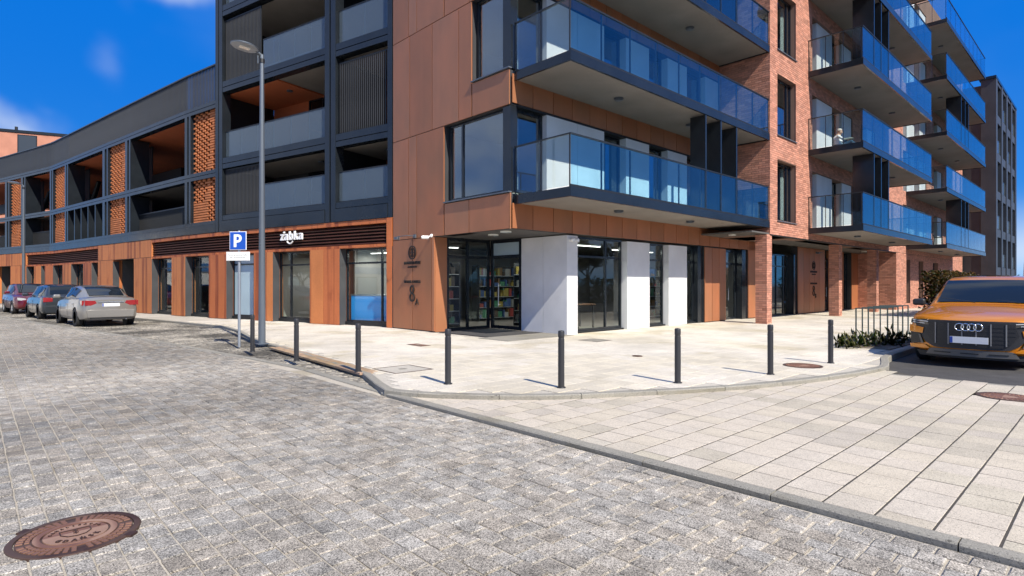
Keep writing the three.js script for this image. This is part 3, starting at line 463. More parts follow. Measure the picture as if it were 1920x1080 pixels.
// ---------------------------------------------------------------- the dark framed loggia building on the street
const N0 = [-3.85, -18.4], LTURN = -0.5698;
const LB = thing('loggia_building', 'dark metal framed block with stacked loggias above orange shop piers', 'building', [N0[0], 0, N0[1]], LTURN);
const slatGeo = new Map();
function slats(parent, x0, x1, y0, y1, z, pitch, w, d, m, joined) {
  const n = Math.round((x1 - x0) / pitch), id = [w, y0, y1, d].join(); if (!slatGeo.has(id)) slatGeo.set(id, bx(-w / 2, w / 2, y0, y1, -d, 0));
  if (joined) return stuff(mesh('slats', Array.from({ length: n }, (_, i) => slatGeo.get(id).clone().translate(x0 + (i + 0.5) * (x1 - x0) / n, 0, z)), m, parent));
  for (let i = 0; i < n; i++) mesh('slat', slatGeo.get(id), m, parent).position.set(x0 + (i + 0.5) * (x1 - x0) / n, 0, z);
}
function glassRail(parent, x0, x1, y0, y1, z, n) {
  const r = part('balustrade', parent), w = (x1 - x0) / n; for (let i = 0; i < n; i++) mesh('pane', bx(x0 + i * w + 0.008, x0 + (i + 1) * w - 0.008, y0 + 0.04, y1, z - 0.014, z), M.railPale, r);
  for (let i = 1; i < n; i++) mesh('post', bx(x0 + i * w - 0.014, x0 + i * w + 0.014, y0 + 0.04, y1, z - 0.05, z - 0.016), M.steel, r); mesh('handrail', bx(x0, x1, y1, y1 + 0.03, z - 0.03, z + 0.015), M.black, r); mesh('shoe', bx(x0, x1, y0, y0 + 0.04, z - 0.04, z + 0.03), M.frameIn, r); return r;
}
{
  const cols = [[-0.14, 0.06], [-2.85, -2.61], [-3.16, -2.92], [-9.66, -9.43], [-9.92, -9.72]];
  for (const [a, b] of cols) mesh('column', bx(a, b, 3.62, 18, -0.34, 0.03), M.frame, LB);
  for (const [a, b] of [[-2.92, -2.85], [-9.72, -9.66]]) mesh('column_joint', bx(a, b, 3.62, 18, -0.34, -0.02), M.frameIn, LB);
  const spans = [[-9.43, -3.16], [-2.61, -0.14]], lv = [[4.28, 6.19], [6.62, 9.30], [9.72, 12.40], [12.82, 15.5]];
  for (const [a, b] of spans) {
    mesh('beam', bx(a, b, 3.62, 4.06, -0.3, 0.05), M.frame, LB); mesh('beam', bx(a, b, 4.085, 4.28, -0.3, 0.02), M.frame, LB); mesh('beam_joint', bx(a, b, 4.06, 4.085, -0.3, -0.03), M.frameIn, LB);
    for (const y of [6.19, 9.30, 12.40, 15.5]) { mesh('beam', bx(a, b, y, y + 0.18, -0.3, 0.02), M.frame, LB); mesh('beam', bx(a, b, y + 0.21, y + 0.43, -0.3, 0.02), M.frame, LB); mesh('beam_joint', bx(a, b, y + 0.18, y + 0.21, -0.3, -0.03), M.frameIn, LB); }
    mesh('beam', bx(a, b, 17.6, 18, -0.3, 0.02), M.frame, LB);
  }
  // loggia floors, ceilings and back walls
  for (let k = 0; k < 4; k++) {
    const [y0, y1] = lv[k];
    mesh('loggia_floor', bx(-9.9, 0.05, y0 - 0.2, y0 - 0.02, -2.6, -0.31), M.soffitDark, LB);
    if (k) mesh('loggia_ceiling', bx(-9.9, 0.05, lv[k - 1][1] + 0.05, lv[k - 1][1] + 0.10, -2.6, -0.31), M.soffit, LB);
    mesh('loggia_wall', bx(-2.95, -2.82, y0, y1 + 0.04, -2.6, -0.35), M.frameIn, LB); mesh('loggia_wall', bx(-9.9, -9.8, y0, y1 + 0.04, -2.6, -0.35), M.frameIn, LB); mesh('loggia_wall', bx(-0.02, 0.05, y0, y1 + 0.04, -2.6, -0.35), M.frameIn, LB);
    const bm = k === 1 ? M.rustCeil : M.darkWall;
    mesh('loggia_wall', bx(-9.79, -7.4, y0, y1 + 0.04, -2.75, -2.6), bm, LB); mesh('loggia_wall', bx(-5.6, -4.6, y0, y1 + 0.04, -2.75, -2.6), bm, LB); mesh('loggia_wall', bx(-3.6, -1.8, y0, y1 + 0.04, -2.75, -2.6), M.copperB, LB);
    win(LB, { x0: -7.39, x1: -5.61, y0: y0 + 0.02, y1: y1, z: -2.6, mv: [-6.5] }); win(LB, { x0: -4.59, x1: -3.61, y0: y0 + 0.02, y1: y1, z: -2.6 }); win(LB, { x0: -1.79, x1: -0.03, y0: y0 + 0.02, y1: y1, z: -2.6, mv: [-0.9] });
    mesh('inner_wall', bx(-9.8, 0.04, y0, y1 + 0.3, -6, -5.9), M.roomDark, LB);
  }
  mesh('loggia_ceiling', bx(-9.9, 0.05, 15.52, 15.6, -2.6, -0.31), M.soffit, LB);
  mesh('rust_ceiling', bx(-9.78, -6.3, 9.29, 9.345, -2.58, -0.33), M.rustCeil, LB);
  for (const [x, y] of [[-6.9, 9.28], [-5.0, 6.2], [-1.4, 6.2]]) mesh('ceiling_lamp', cyl(0.12, 0.12, 0.045, x, y - 0.03, -1.3), M.lampGrey, LB);
  for (const [x0, x1, y0, y1] of [[-9.40, -6.98, 4.33, 6.12], [-2.56, -0.18, 6.66, 9.05], [-9.40, -6.98, 9.76, 12.2]]) {
    const s = part('slat_screen', LB); mesh('screen_frame', [bx(x0, x1, y1, y1 + 0.04, -0.12, -0.08), bx(x0, x1, y0 - 0.03, y0 + 0.01, -0.12, -0.08), bx(x0, x0 + 0.03, y0, y1, -0.12, -0.08), bx(x1 - 0.03, x1, y0, y1, -0.12, -0.08)], M.frameIn, s); slats(s, x0 + 0.03, x1 - 0.03, y0 + 0.012, y1 - 0.001, -0.08, 0.092, 0.026, 0.03, M.slatGrey);
  }
  glassRail(LB, -6.90, -3.18, 4.29, 5.33, -0.12, 4); glassRail(LB, -9.41, -3.18, 6.63, 7.70, -0.12, 6); glassRail(LB, -6.90, -3.18, 9.75, 10.9, -0.12, 4); glassRail(LB, -2.59, -0.16, 4.29, 5.33, -0.12, 2); glassRail(LB, -2.59, -0.16, 9.75, 10.9, -0.12, 2); glassRail(LB, -9.41, -3.18, 12.85, 13.95, -0.12, 6); glassRail(LB, -2.59, -0.16, 12.85, 13.95, -0.12, 2);
  mesh('pale_edge_strip', bx(-6.9, -3.2, 9.73, 9.90, -0.2, -0.14), M.reveal, LB);
  mesh('rear_wall', [bx(-9.9, 0, 0.1, 18, -8.2, -8), bx(-9.9, -9.8, 3.65, 18, -8, -2.8)], M.darkWall, LB); mesh('roof', bx(-9.9, 0.0, 17.7, 17.9, -8, -0.31), M.darkWall, LB);
}
// ground floor of street buildings: piers, shop windows, louvres, in a frame whose x runs left to right
function louvres(parent, x0, x1) { const l = part('louvre_band', parent); mesh('louvre_backing', bx(x0, x1, 2.79, 3.46, -0.24, -0.2), M.frameIn, l); for (let i = 0; i < 6; i++) mesh('louvre_blade', bx(x0, x1, -0.012, 0.012, -0.085, 0.085).rotateX(0.6).translate(0, 2.86 + i * 0.108, -0.10), M.louvre, l); mesh('top_strip', bx(x0, x1, 3.46, 3.61, -0.2, 0.02), M.rustB, l); mesh('bottom_strip', bx(x0, x1, 2.70, 2.79, -0.24, 0.0), M.rustB, l); }
function pier(parent, x0, x1, top = 2.695, m = M.rust, split = 0.5) { const p = part('pier', parent); const c = x0 + (x1 - x0) * split; if (x1 - x0 > 0.9) { mesh('rust_panel', bx(x0, c - 0.006, 0.09, top, -0.42, 0.03, rnd() * 3, rnd() * 3), m, p); mesh('rust_panel', bx(c + 0.006, x1, 0.09, top, -0.42, 0.03, rnd() * 3, rnd() * 3), m === M.rust ? M.rustB : M.rust, p); } else mesh('rust_panel', bx(x0, x1, 0.09, top, -0.42, 0.03, rnd() * 3, rnd() * 3), m, p); mesh('side_plate', bx(x1 + 0.001, x1 + 0.012, 0.09, Math.min(top, 2.69), -0.27, 0.022), M.sideGrey, p); return p; }
{
  louvres(LB, -9.9, -0.12);
  pier(LB, -0.19, 0.05, 3.61, M.rustB); pier(LB, -3.96, -2.42, 2.695, M.rust, 0.47); pier(LB, -7.28, -6.11, 2.695, M.rustB); pier(LB, -9.92, -9.16, 2.695, M.rustB);
  for (const [a, b] of [[-2.42, -0.19], [-6.11, -3.96], [-9.16, -7.28]]) mesh('base_strip', bx(a, b, 0.081, 0.2, -0.4, -0.22), M.frameIn, LB);
  win(LB, { x0: -2.41, x1: -0.20, y0: 0.2, y1: 2.69, z: -0.28, mv: [-0.72], mh: [2.2] }); win(LB, { x0: -6.10, x1: -3.97, y0: 0.2, y1: 2.69, z: -0.28, mv: [-5.45], mh: [2.2] });
  win(LB, { x0: -9.15, x1: -7.29, y0: 0.2, y1: 2.69, z: -0.28, mv: [-7.75], mh: [2.28], g: M.frosted });
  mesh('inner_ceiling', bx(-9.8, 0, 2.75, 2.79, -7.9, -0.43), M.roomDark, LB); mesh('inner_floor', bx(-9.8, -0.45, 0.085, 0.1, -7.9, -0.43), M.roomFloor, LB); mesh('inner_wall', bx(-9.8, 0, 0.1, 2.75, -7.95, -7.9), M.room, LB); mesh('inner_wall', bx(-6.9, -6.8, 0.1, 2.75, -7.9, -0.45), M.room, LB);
}
// ---------------------------------------------------------------- the long parking wing that bends away
const PW = thing('parking_wing', 'long dark metal parking wing with orange brick lattices bending away down the street', 'building', [0, 0, 0]);
{
  const A = [[-12.21, -23.76], [-13.91, -24.96], [-14.34, -25.27], [-19.18, -28.97], [-19.73, -29.4], [-21.63, -30.85], [-22.26, -31.34], [-26.9, -34.92], [-27.38, -35.29], [-29.25, -36.73], [-29.73, -37.08], [-32.98, -39.06], [-33.58, -39.42], [-35.29, -40.46], [-35.93, -40.85], [-40, -43.2], [-50, -49]];
  const seg = (name, R, L) => { const dx = R[0] - L[0], dz = R[1] - L[1], len = Math.hypot(dx, dz); return [part(name, PW, [L[0], 0, L[1]], -Math.atan2(dz, dx)), len]; };
  const rear = (d) => A.map(([x, z], i) => { const a = A[Math.max(0, i - 1)], b = A[Math.min(A.length - 1, i + 1)], dx = b[0] - a[0], dz = b[1] - a[1], l = Math.hypot(dx, dz); return [x - dz / l * -d * -1, z + dx / l * d]; });
  const back = rear(13), front = rear(0.32);
  const deck = (name, y0, y1, m) => { const s = new THREE.Shape([...front, ...[...back].reverse()].map(([x, z]) => new THREE.Vector2(x, -z))); const g = new THREE.ExtrudeGeometry(s, { depth: y1 - y0, bevelEnabled: false }); g.rotateX(-Math.PI / 2); g.translate(0, y0, 0); mesh(name, muv(g), m, PW); };
  deck('deck', 3.66, 4.05, M.soffitDark); deck('deck', 6.0, 6.2, M.soffitDark); deck('rust_ceiling', 8.82, 8.9, M.rustCeil); deck('roof_deck', 8.91, 9.05, M.darkWall);
  const kinds = ['lattice', 'col', 'open', 'col', 'lattice', 'col', 'fins', 'col', 'lattice', 'col', 'open', 'col', 'lattice', 'col', 'open', 'fins'];
  kinds.forEach((kind, i) => {
    const [b, L] = seg(kind === 'col' ? 'column_bay' : 'bay', A[i], A[i + 1]);
    mesh('lower_band', bx(0, L, 3.63, 3.95, -0.3, 0.04), M.frame, b); mesh('sill_band', bx(0, L, 3.965, 4.12, -0.3, 0.0), M.frame, b);
    for (const y of [5.93, 8.77]) { mesh('beam', bx(0, L, y, y + 0.14, -0.28, 0.02), M.frame, b); mesh('beam', bx(0, L, y + 0.165, y + 0.31, -0.28, 0.02), M.frame, b); mesh('beam_joint', bx(0, L, y + 0.14, y + 0.165, -0.28, -0.03), M.frameIn, b); }
    // parapet of slats
    mesh('parapet_rail', [bx(0, L, 10.56, 10.62, -0.12, -0.02)], M.frame, b); if (i > 6) mesh('parapet_backing', bx(0, L, 9.09, 10.55, -0.2, -0.14), M.frameIn, b);
    slats(b, 0, L, 9.085, 10.56, -0.05, i > 6 ? 0.18 : 0.125, i > 6 ? 0.10 : 0.045, 0.035, M.slatGrey, i > 3);
    if (kind === 'col') for (const [y0, y1] of [[4.12, 5.93], [6.24, 8.77]]) { const h = Math.max(0.13, L * 0.42); mesh('column', bx(0, h, y0, y1, -0.85, 0.02), M.frame, b); mesh('column', bx(L - Math.min(0.16, L * 0.4), L, y0, y1, -0.85, 0.02), M.frame, b); if (L > 0.5) mesh('column_joint', bx(h, L - 0.16, y0, y1, -0.85, -0.05), M.frameIn, b); }
    if (kind === 'lattice') for (const [y0, y1] of [[4.13, 5.92], [6.25, 8.76]]) {
      const g = [], ph = 0.108, pw = 0.40, dg = (y0 > 5 ? 0.25 : -0.9);
      for (let r = 0; r * ph < y1 - y0; r++) for (let c = -1; c * pw < L; c++) {
        const y = y0 + r * ph, xm = (c + (r & 1) * 0.5) * pw, v = (y - 4.1) / 4.6, closed = Math.abs(xm / L - (0.35 + v * 0.35)) < 0.06 || Math.abs(xm / L - (0.95 - v * 0.35)) < 0.05 || (v < 0.18 && xm < L * 0.45), w = closed ? pw : 0.215;
        const a = Math.max(0.02, xm), e = Math.min(L - 0.02, xm + w); if (e - a > 0.03) { const k = rr(0.85, 1.15); g.push(tint(bx(a, e, y, y + 0.074, -0.22, -0.10), 0.62 * k, 0.21 * k, 0.075 * k)); void dg; }
      }
      stuff(mesh('brick_lattice', g, M.brick, b)); mesh('lattice_frame', bx(0, 0.03, y0, y1, -0.3, -0.05), M.frame, b); mesh('lattice_frame', bx(L - 0.03, L, y0, y1, -0.3, -0.05), M.frame, b); mesh('lattice_backing', bx(0.03, L - 0.03, y0, y1, -1.3, -1.25), M.darkWall, b);
    }
    if (kind === 'open') { mesh('inner_rail', bx(0, L, 4.98, 5.03, -0.42, -0.38), M.black, b); slats(b, 0, L, 4.1, 4.98, -0.38, 0.11, 0.03, 0.04, M.black, i > 3); mesh('brace', [bar([0.3, 6.3, -3.5], [L * 0.55, 8.8, -3.5], 0.16, 8)], M.frameIn, b); mesh('cross_beam', bx(0, L, 7.9, 8.6, -5.4, -5.0), M.frameIn, b); }
    if (kind === 'fins') { for (let k = 1; k < 5; k++) mesh('fin', bx(L * k / 5 - 0.05, L * k / 5 + 0.05, 4.12, 5.93, -0.7, 0.01), M.frame, b); mesh('fin_backing', bx(0, L, 4.1, 5.93, -0.9, -0.85), M.frameIn, b); mesh('cross_beam', bx(0, L, 7.7, 8.5, -4.4, -4.0), M.frameIn, b); }
    mesh('rear_parapet', bx(-0.6, L + 0.6, 4.05, 5.0, -12.8, -12.7 + (i % 2) * 0.02), M.reveal, b); mesh('rear_parapet', bx(-0.6, L + 0.6, 6.2, 7.1, -12.8, -12.7 + (i % 2) * 0.02), M.reveal, b);
  });
  // ground floor
  const G = [[-12.21, -23.76], [-12.63, -24.05], [-14.30, -25.24], [-15.37, -26.06], [-17.12, -27.40], [-18.80, -28.69], [-21.07, -30.43], [-22.78, -31.74], [-23.65, -32.41], [-24.7, -33.23], [-26.43, -34.56], [-27.71, -35.54], [-29.25, -36.73], [-30.35, -37.46], [-30.85, -37.76], [-31.74, -38.3], [-32.83, -38.97], [-35.1, -40.35], [-37.6, -41.85], [-45, -46.1]];
  ['pier', 'win', 'pier', 'win', 'portalpier', 'portal', 'portalpier', 'win', 'pier', 'win', 'pier', 'win', 'pier', 'win', 'pier', 'win', 'portalpier', 'portal', 'portalpier'].forEach((kind, i) => {
    const [b, L] = seg(kind === 'win' ? 'shop_bay' : kind === 'portal' ? 'gateway' : 'pier_bay', G[i], G[i + 1]);
    if (kind.startsWith('portal')) { mesh('rust_header', bx(0, L, 2.78, 3.61, -0.42, 0.03, rnd(), rnd()), M.rust, b); mesh('header_joint', bx(0, L, 2.76, 2.78, -0.42, 0.0), M.frameIn, b); }
    else { mesh('louvre_backing', bx(0, L, 2.79, 3.46, -0.24, -0.2), M.frameIn, b); for (let k = 0; k < 6; k++) mesh('louvre_blade', bx(0, L, -0.012, 0.012, -0.085, 0.085).rotateX(0.6).translate(0, 2.86 + k * 0.108, -0.1), M.louvre, b); mesh('top_strip', bx(0, L, 3.46, 3.61, -0.2, 0.02), M.rustB, b); mesh('bottom_strip', bx(0, L, 2.70, 2.79, -0.24, 0), M.rustB, b); }
    if (kind === 'pier') mesh('rust_panel', bx(0, L, 0.09, 2.695, -0.42, 0.03, rnd() * 3, rnd() * 3), i % 4 ? M.rust : M.rustB, b), mesh('side_plate', bx(L + 0.001, L + 0.012, 0.09, 2.69, -0.27, 0.022), M.sideGrey, b);
    if (kind === 'portalpier') mesh('rust_panel', bx(0, L, 0.09, 2.76, -0.42, 0.03, rnd() * 3, rnd() * 3), M.rust, b), mesh('side_plate', bx(L + 0.001, L + 0.012, 0.09, 2.69, -0.27, 0.022), M.sideGrey, b);
    if (kind === 'portal') { mesh('side_wall', bx(-0.15, -0.01, 0.09, 2.76, -5, -0.43), M.soffitDark, b); mesh('gate_wall', bx(0, L, 0.09, 2.76, -5.1, -5), M.darkWall, b); mesh('side_wall', bx(L + 0.01, L + 0.15, 0.09, 2.76, -5, -0.43), M.soffitDark, b); mesh('gate_floor', bx(0, L, 0.085, 0.095, -5, 0), M.kerb, b); mesh('gate_ceiling', bx(0, L, 2.78, 2.9, -5, -0.43), M.frameIn, b); }
    if (kind === 'win') {
      const w = (x0, x1, y0, y1, z) => bx(x0, x1, y0, y1, z - 0.07, z), c = L * 0.32, bars = [w(0, L, 0.2, 0.26, -0.28), w(0, L, 2.63, 2.69, -0.28), w(0, 0.06, 0.26, 2.63, -0.28), w(L - 0.06, L, 0.26, 2.63, -0.28), w(c - 0.03, c + 0.03, 0.26, 2.63, -0.284), w(0.06, c - 0.03, 2.2, 2.26, -0.287), w(c + 0.03, L - 0.06, 2.2, 2.26, -0.287)];
      mesh('window_frame', bars, M.frame, b); mesh('base_strip', bx(0, L, 0.081, 0.2, -0.4, -0.22), M.frameIn, b);
      for (const [x0, x1] of [[0.06, c - 0.03], [c + 0.03, L - 0.06]]) for (const [y0, y1] of [[0.26, 2.2], [2.26, 2.63]]) mesh('pane', bx(x0, x1, y0, y1, -0.322, -0.315), M.glass, b);
      mesh('inner_wall', bx(-0.6, L + 0.6, 0.1, 2.75, -4, -3.9), M.room, b);
    }
  });
  deck('shop_ceiling', 2.80, 2.86, M.roomDark);
}
// far buildings
{ const b = thing('brick_building', 'pale red brick block rising behind the parking wing', 'building', [-60, 0, -64], 0.42); mesh('wall', bx(-5, 16, 0, 18.8, -14, 0), M.brickFar, b); mesh('parapet', bx(-5.1, 16.1, 18.8, 19.1, -14.1, 0.1), M.frame, b); for (let r = 0; r < 5; r++) for (let c = 3; c < 6; c++) { const w = part('window', b); mesh('frame', bx(-20 + c * 6, -18.2 + c * 6, 3.2 + r * 3.3, 5.4 + r * 3.3, -0.02, 0.06), M.frame, w); mesh('pane', bx(-19.9 + c * 6, -18.3 + c * 6, 3.3 + r * 3.3, 5.3 + r * 3.3, 0.055, 0.07), M.farPane, w); } mesh('vent_pipe', cyl(0.15, 0.15, 1.0, 3, 19.1, -3), M.black, b); }
// ---------------------------------------------------------------- street furniture
const fontB = await new FontLoader().loadAsync('fonts/droid/droid_sans_bold.typeface.json'), fontR = await new FontLoader().loadAsync('fonts/droid/droid_sans_regular.typeface.json');
function letters(str, size, depth, font = fontB) { const g = new TextGeometry(str, { font, size, depth, curveSegments: 6, bevelEnabled: false }); g.computeBoundingBox(); const b = g.boundingBox; return g.translate(-(b.min.x + b.max.x) / 2, 0, 0); }
const ellipse = (rx, ry, t, d, n = 40) => { const s = new THREE.Shape(), h = new THREE.Path(); for (let i = 0; i < n; i++) { const a = i / n * Math.PI * 2, c = Math.cos(a), q = Math.sin(a); i ? s.lineTo(c * rx, q * ry) : s.moveTo(c * rx, q * ry); i ? h.lineTo(c * (rx - t), -q * (ry - t)) : h.moveTo(c * (rx - t), -q * (ry - t)); } s.closePath(); h.closePath(); s.holes.push(h); return new THREE.ExtrudeGeometry(s, { depth: d, bevelEnabled: false }); };

{ // bollards along the kerb
  const spots = [[-5.33, -11.83, 'bollard standing between the parking sign and the tall lamp post'], [-3.90, -10.42, 'second bollard from the lamp post, in front of the orange piers'], [-2.44, -9.14, 'third bollard from the lamp post, in front of the blue shop window'], [-0.89, -8.01, 'bollard in front of the corner entrance recess'], [0.66, -7.72, 'bollard nearest the camera, in front of the white corner wall'], [2.33, -8.10, 'bollard in front of the narrow shop windows, right of the white walls'], [3.98, -8.87, 'bollard in front of the first brick pillar'], [5.61, -10.14, 'last bollard of the row, beside the orange car']];
  const post = new THREE.LatheGeometry([[0, 0], [0.043, 0], [0.043, 0.655], [0.037, 0.66], [0.037, 0.672], [0.043, 0.677], [0.043, 0.70]].map(([a, b]) => new THREE.Vector2(a, b)), 24), cap = new THREE.LatheGeometry([[0.043, 0.701], [0.043, 0.752], [0.036, 0.766], [0, 0.771]].map(([a, b]) => new THREE.Vector2(a, b)), 24), foot = cyl(0.062, 0.058, 0.012, 0, 0, 0, 24);
  for (const [x, z, l] of spots) { const b = thing('bollard', 'dark grey steel ' + l, 'bollard', [x, 0.08, z], rnd() * 6, 'bollards along the kerb'); b.rotation.x = rr(-0.006, 0.006); mesh('post', post, M.bollard, b); mesh('cap', cap, M.bollard, b); mesh('foot_plate', foot, M.bollard, b); }
}
function streetLamp(x, z, turn, label) {
  const l = thing('street_lamp', label, 'street lamp', [x, 0.08, z], turn, 'street lamps');
  mesh('base_plate', bx(-0.13, 0.13, 0, 0.02, -0.13, 0.13), M.lampGrey, l); mesh('pole', cyl(0.082, 0.045, 6.72, 0, 0.02, 0, 12), M.lampGrey, l); mesh('pole_collar', cyl(0.06, 0.06, 0.09, 0, 6.55, 0, 16), M.black, l);
  mesh('arm', [bar([0, 6.72, 0], [-0.13, 6.80, 0], 0.03), bar([-0.09, 6.70, 0], [-0.09, 6.52, 0], 0.012)], M.lampGrey, l);
  const h = part('lamp_head', l, [-0.38, 6.83, 0]); h.rotation.z = -0.10;
  const shell = new THREE.LatheGeometry([[0, 0.075], [0.12, 0.068], [0.22, 0.045], [0.285, 0.012], [0.29, 0], [0.275, -0.012]].map(([a, b]) => new THREE.Vector2(a, b)), 32); shell.scale(1.05, 1, 0.9);
  mesh('shell', shell, M.lampGrey, h); mesh('underside', cyl(0.27, 0.285, 0.012, 0, -0.022, 0, 32).scale(1.05, 1, 0.9), M.galv, h); mesh('lens', bx(-0.11, 0.11, -0.034, -0.022, -0.07, 0.07), M.lens, h);
  return l;
}
streetLamp(-5.83, -13.43, 0.72, 'tall grey street lamp post with saucer head beside the parking sign');
streetLamp(-26.33, -31.05, 0.72, 'distant street lamp post in front of the parking wing behind the cars');
{ // parking sign
  const p = thing('parking_sign', 'blue parking sign with white plate on a galvanised pole', 'sign', [-6.19, 0.05, -13.07], -0.10);
  mesh('pole', cyl(0.03, 0.03, 2.62, 0, 0, 0, 16), M.galv, p); mesh('pole_cap', cyl(0.031, 0.02, 0.02, 0, 2.62, 0, 16), M.galv, p);
  mesh('sign_plate', new RoundedBoxGeometry(0.40, 0.42, 0.014, 3, 0.006).translate(0, 2.405, 0.045), M.signWhite, p); mesh('sign_face', new RoundedBoxGeometry(0.376, 0.396, 0.006, 3, 0.003).translate(0, 2.405, 0.053), M.signBlue, p);
  mesh('letter', letters('P', 0.29, 0.004).translate(0, 2.262, 0.056), M.signWhite, p);
  const cv = document.createElement('canvas'); cv.width = 512; cv.height = 176; const c = cv.getContext('2d'); c.fillStyle = '#eef0ee'; c.fillRect(0, 0, 512, 176); c.strokeStyle = '#222'; c.lineWidth = 5; c.strokeRect(10, 10, 492, 156); c.fillStyle = '#1c1c1e'; c.font = 'bold 43px sans-serif'; c.textAlign = 'center'; c.fillText('Teren prywatny tylko', 256, 74); c.fillText('dla mieszkańców', 256, 134);
  const t = new THREE.CanvasTexture(cv); t.colorSpace = THREE.SRGBColorSpace;
  mesh('plate_backing', new RoundedBoxGeometry(0.56, 0.20, 0.014, 3, 0.006).translate(0, 2.055, 0.045), M.signWhite, p); const f = new THREE.PlaneGeometry(0.54, 0.18); f.translate(0, 2.055, 0.0535); mesh('plate_text', f, new THREE.MeshStandardMaterial({ map: t, roughness: 0.5 }), p);
  for (const y of [2.30, 2.5, 2.055]) mesh('clamp', bx(-0.05, 0.05, y - 0.015, y + 0.015, -0.036, 0.038), M.galv, p);
}
{ // cast iron cover in the road
  const m = thing('manhole_cover', 'large rusty round manhole cover with city lettering set in the setts', 'manhole cover', [-2.55, 0, -3.37], TURN);
  mesh('frame', new THREE.LatheGeometry([[0.282, -0.02], [0.282, 0.008], [0.285, 0.010], [0.314, 0.010], [0.320, 0.004], [0.320, -0.03]].map(([a, b]) => new THREE.Vector2(a, b)), 64), M.ironDark, m);
  for (const a of [0.2, 3.3]) { const b = mesh('hinge_lug', bx(-0.03, 0.03, -0.02, 0.0105, 0.30, 0.345), M.ironDark, m); b.rotation.y = a + 0.6; }
  mesh('lid', cyl(0.278, 0.278, 0.024, 0, -0.02, 0, 64), M.ironDark, m);
  const flat = (g) => g.rotateX(-Math.PI / 2), up = (g, y) => g.translate(0, y, 0);
  mesh('raised_ring', up(flat(ellipse(0.200, 0.200, 0.034, 0.006)), 0.004), M.iron, m); mesh('raised_disc', cyl(0.155, 0.154, 0.006, 0, 0.003, 0, 64), M.iron, m);
  const blocks = []; for (let k = 0; k < 44; k++) { if (k % 11 === 0) continue; const a = k / 44 * Math.PI * 2; for (const [r0, r1] of [[0.210, 0.232], [0.240, 0.272]]) blocks.push(bx(-0.011, 0.011, 0.003, 0.0095, r0, r1).rotateY(a)); } stuff(mesh('tread_studs', blocks, M.iron, m));
  const shield = new THREE.Shape([[-0.075, 0.05], [0.075, 0.05], [0.075, -0.01], [0.045, -0.055], [0, -0.07], [-0.045, -0.055], [-0.075, -0.01]].map(([a, b]) => new THREE.Vector2(a, b))); const hole = new THREE.Path([[-0.069, 0.044], [0.069, 0.044], [0.069, -0.009], [0.041, -0.05], [0, -0.063], [-0.041, -0.05], [-0.069, -0.009]].map(([a, b]) => new THREE.Vector2(a, b))); shield.holes.push(hole);
  mesh('shield', up(flat(new THREE.ExtrudeGeometry(shield, { depth: 0.004, bevelEnabled: false }).translate(0, 0.012, 0)), 0.009), M.ironDark, m);
  for (const y of [0.035, 0.0]) mesh('cross', up(flat(merge([bx(-0.004, 0.004, y - 0.014, y + 0.014, 0, 0.004), bx(-0.013, 0.013, y - 0.003, y + 0.004, 0.0002, 0.0042)])), 0.009), M.ironDark, m);
  const arc = (str, r, size, a0, a1, inward) => { const gs = []; [...str].forEach((ch, i) => { if (ch === ' ') return; const t = str.length > 1 ? i / (str.length - 1) : 0.5, a = a0 + (a1 - a0) * t; const g = letters(ch === 'Ń' ? 'N' : ch, size, 0.004); const l = ch === 'Ń' ? [g, bx(-0.003, 0.003, size * 1.1, size * 1.4, 0, 0.004)] : [g]; for (const q of l) gs.push((inward ? q.translate(0, -r - size / 2, 0).rotateZ(a) : q.translate(0, r - size / 2, 0).rotateZ(-a))); }); return up(flat(merge(gs)), 0.009); };
  mesh('lettering', arc('GDAŃSK', 0.118, 0.032, -0.85, 0.85, true), M.ironDark, m); mesh('lettering', arc('KANALIZACJA', 0.125, 0.018, -1.2, 1.2, false), M.ironDark, m);
}
function roundCover(x, z, r, y, label) { const m = thing('manhole_cover', label, 'manhole cover', [x, y, z], TURN); mesh('frame', new THREE.LatheGeometry([[r - 0.05, -0.01], [r - 0.05, 0.006], [r - 0.045, 0.008], [r - 0.005, 0.008], [r, 0.003], [r, -0.02]].map(([a, b]) => new THREE.Vector2(a, b)), 48), M.ironDark, m); mesh('lid', cyl(r - 0.053, r - 0.053, 0.012, 0, -0.006, 0, 48), M.iron, m); const b = []; for (let k = 0; k < 30; k++) for (const q of [0.45, 0.62, 0.78]) { const a = (k + q) / 30 * 6.2832; b.push(bx(-0.012, 0.012, 0.005, 0.010, r * q - 0.02, r * q + 0.02).rotateY(a)); } stuff(mesh('tread_studs', b, M.iron, m)); }
roundCover(4.95, -9.81, 0.31, 0.081, 'rusty round manhole cover in the pavement between the last two bollards');
roundCover(6.3, -7.34, 0.31, 0.031, 'dark round manhole cover in the beige slabs in front of the orange car');
roundCover(2.42, -11.12, 0.10, 0.081, 'small round drain cover in the middle of the pale pavement');
{
  const sq = (x, z, a, b, label, m) => { const o = thing('access_cover', label, 'access cover', [x, 0.081, z], TURN); mesh('frame', [bx(-a, a, -0.02, 0.004, -b, -b + 0.025), bx(-a, a, -0.02, 0.004, b - 0.025, b), bx(-a, -a + 0.025, -0.02, 0.004, -b + 0.025, b - 0.025), bx(a - 0.025, a, -0.02, 0.004, -b + 0.025, b - 0.025)], M.ironDark, o); mesh('lid', bx(-a + 0.03, a - 0.03, -0.02, 0.002, -b + 0.03, b - 0.03), m, o); mesh('badge', cyl(0.07, 0.07, 0.003, 0, 0.002, 0, 24), M.kerb, o); };
  sq(-1.79, -9.43, 0.36, 0.36, 'square concrete filled access cover in the pavement behind the bollards', M.bed); sq(2.06, -14.33, 0.30, 0.30, 'small square access cover close to the white shop wall', M.kerb); sq(-2.14, -13.19, 0.14, 0.28, 'narrow rusty grate in the pavement near the copper wall', M.iron);
}
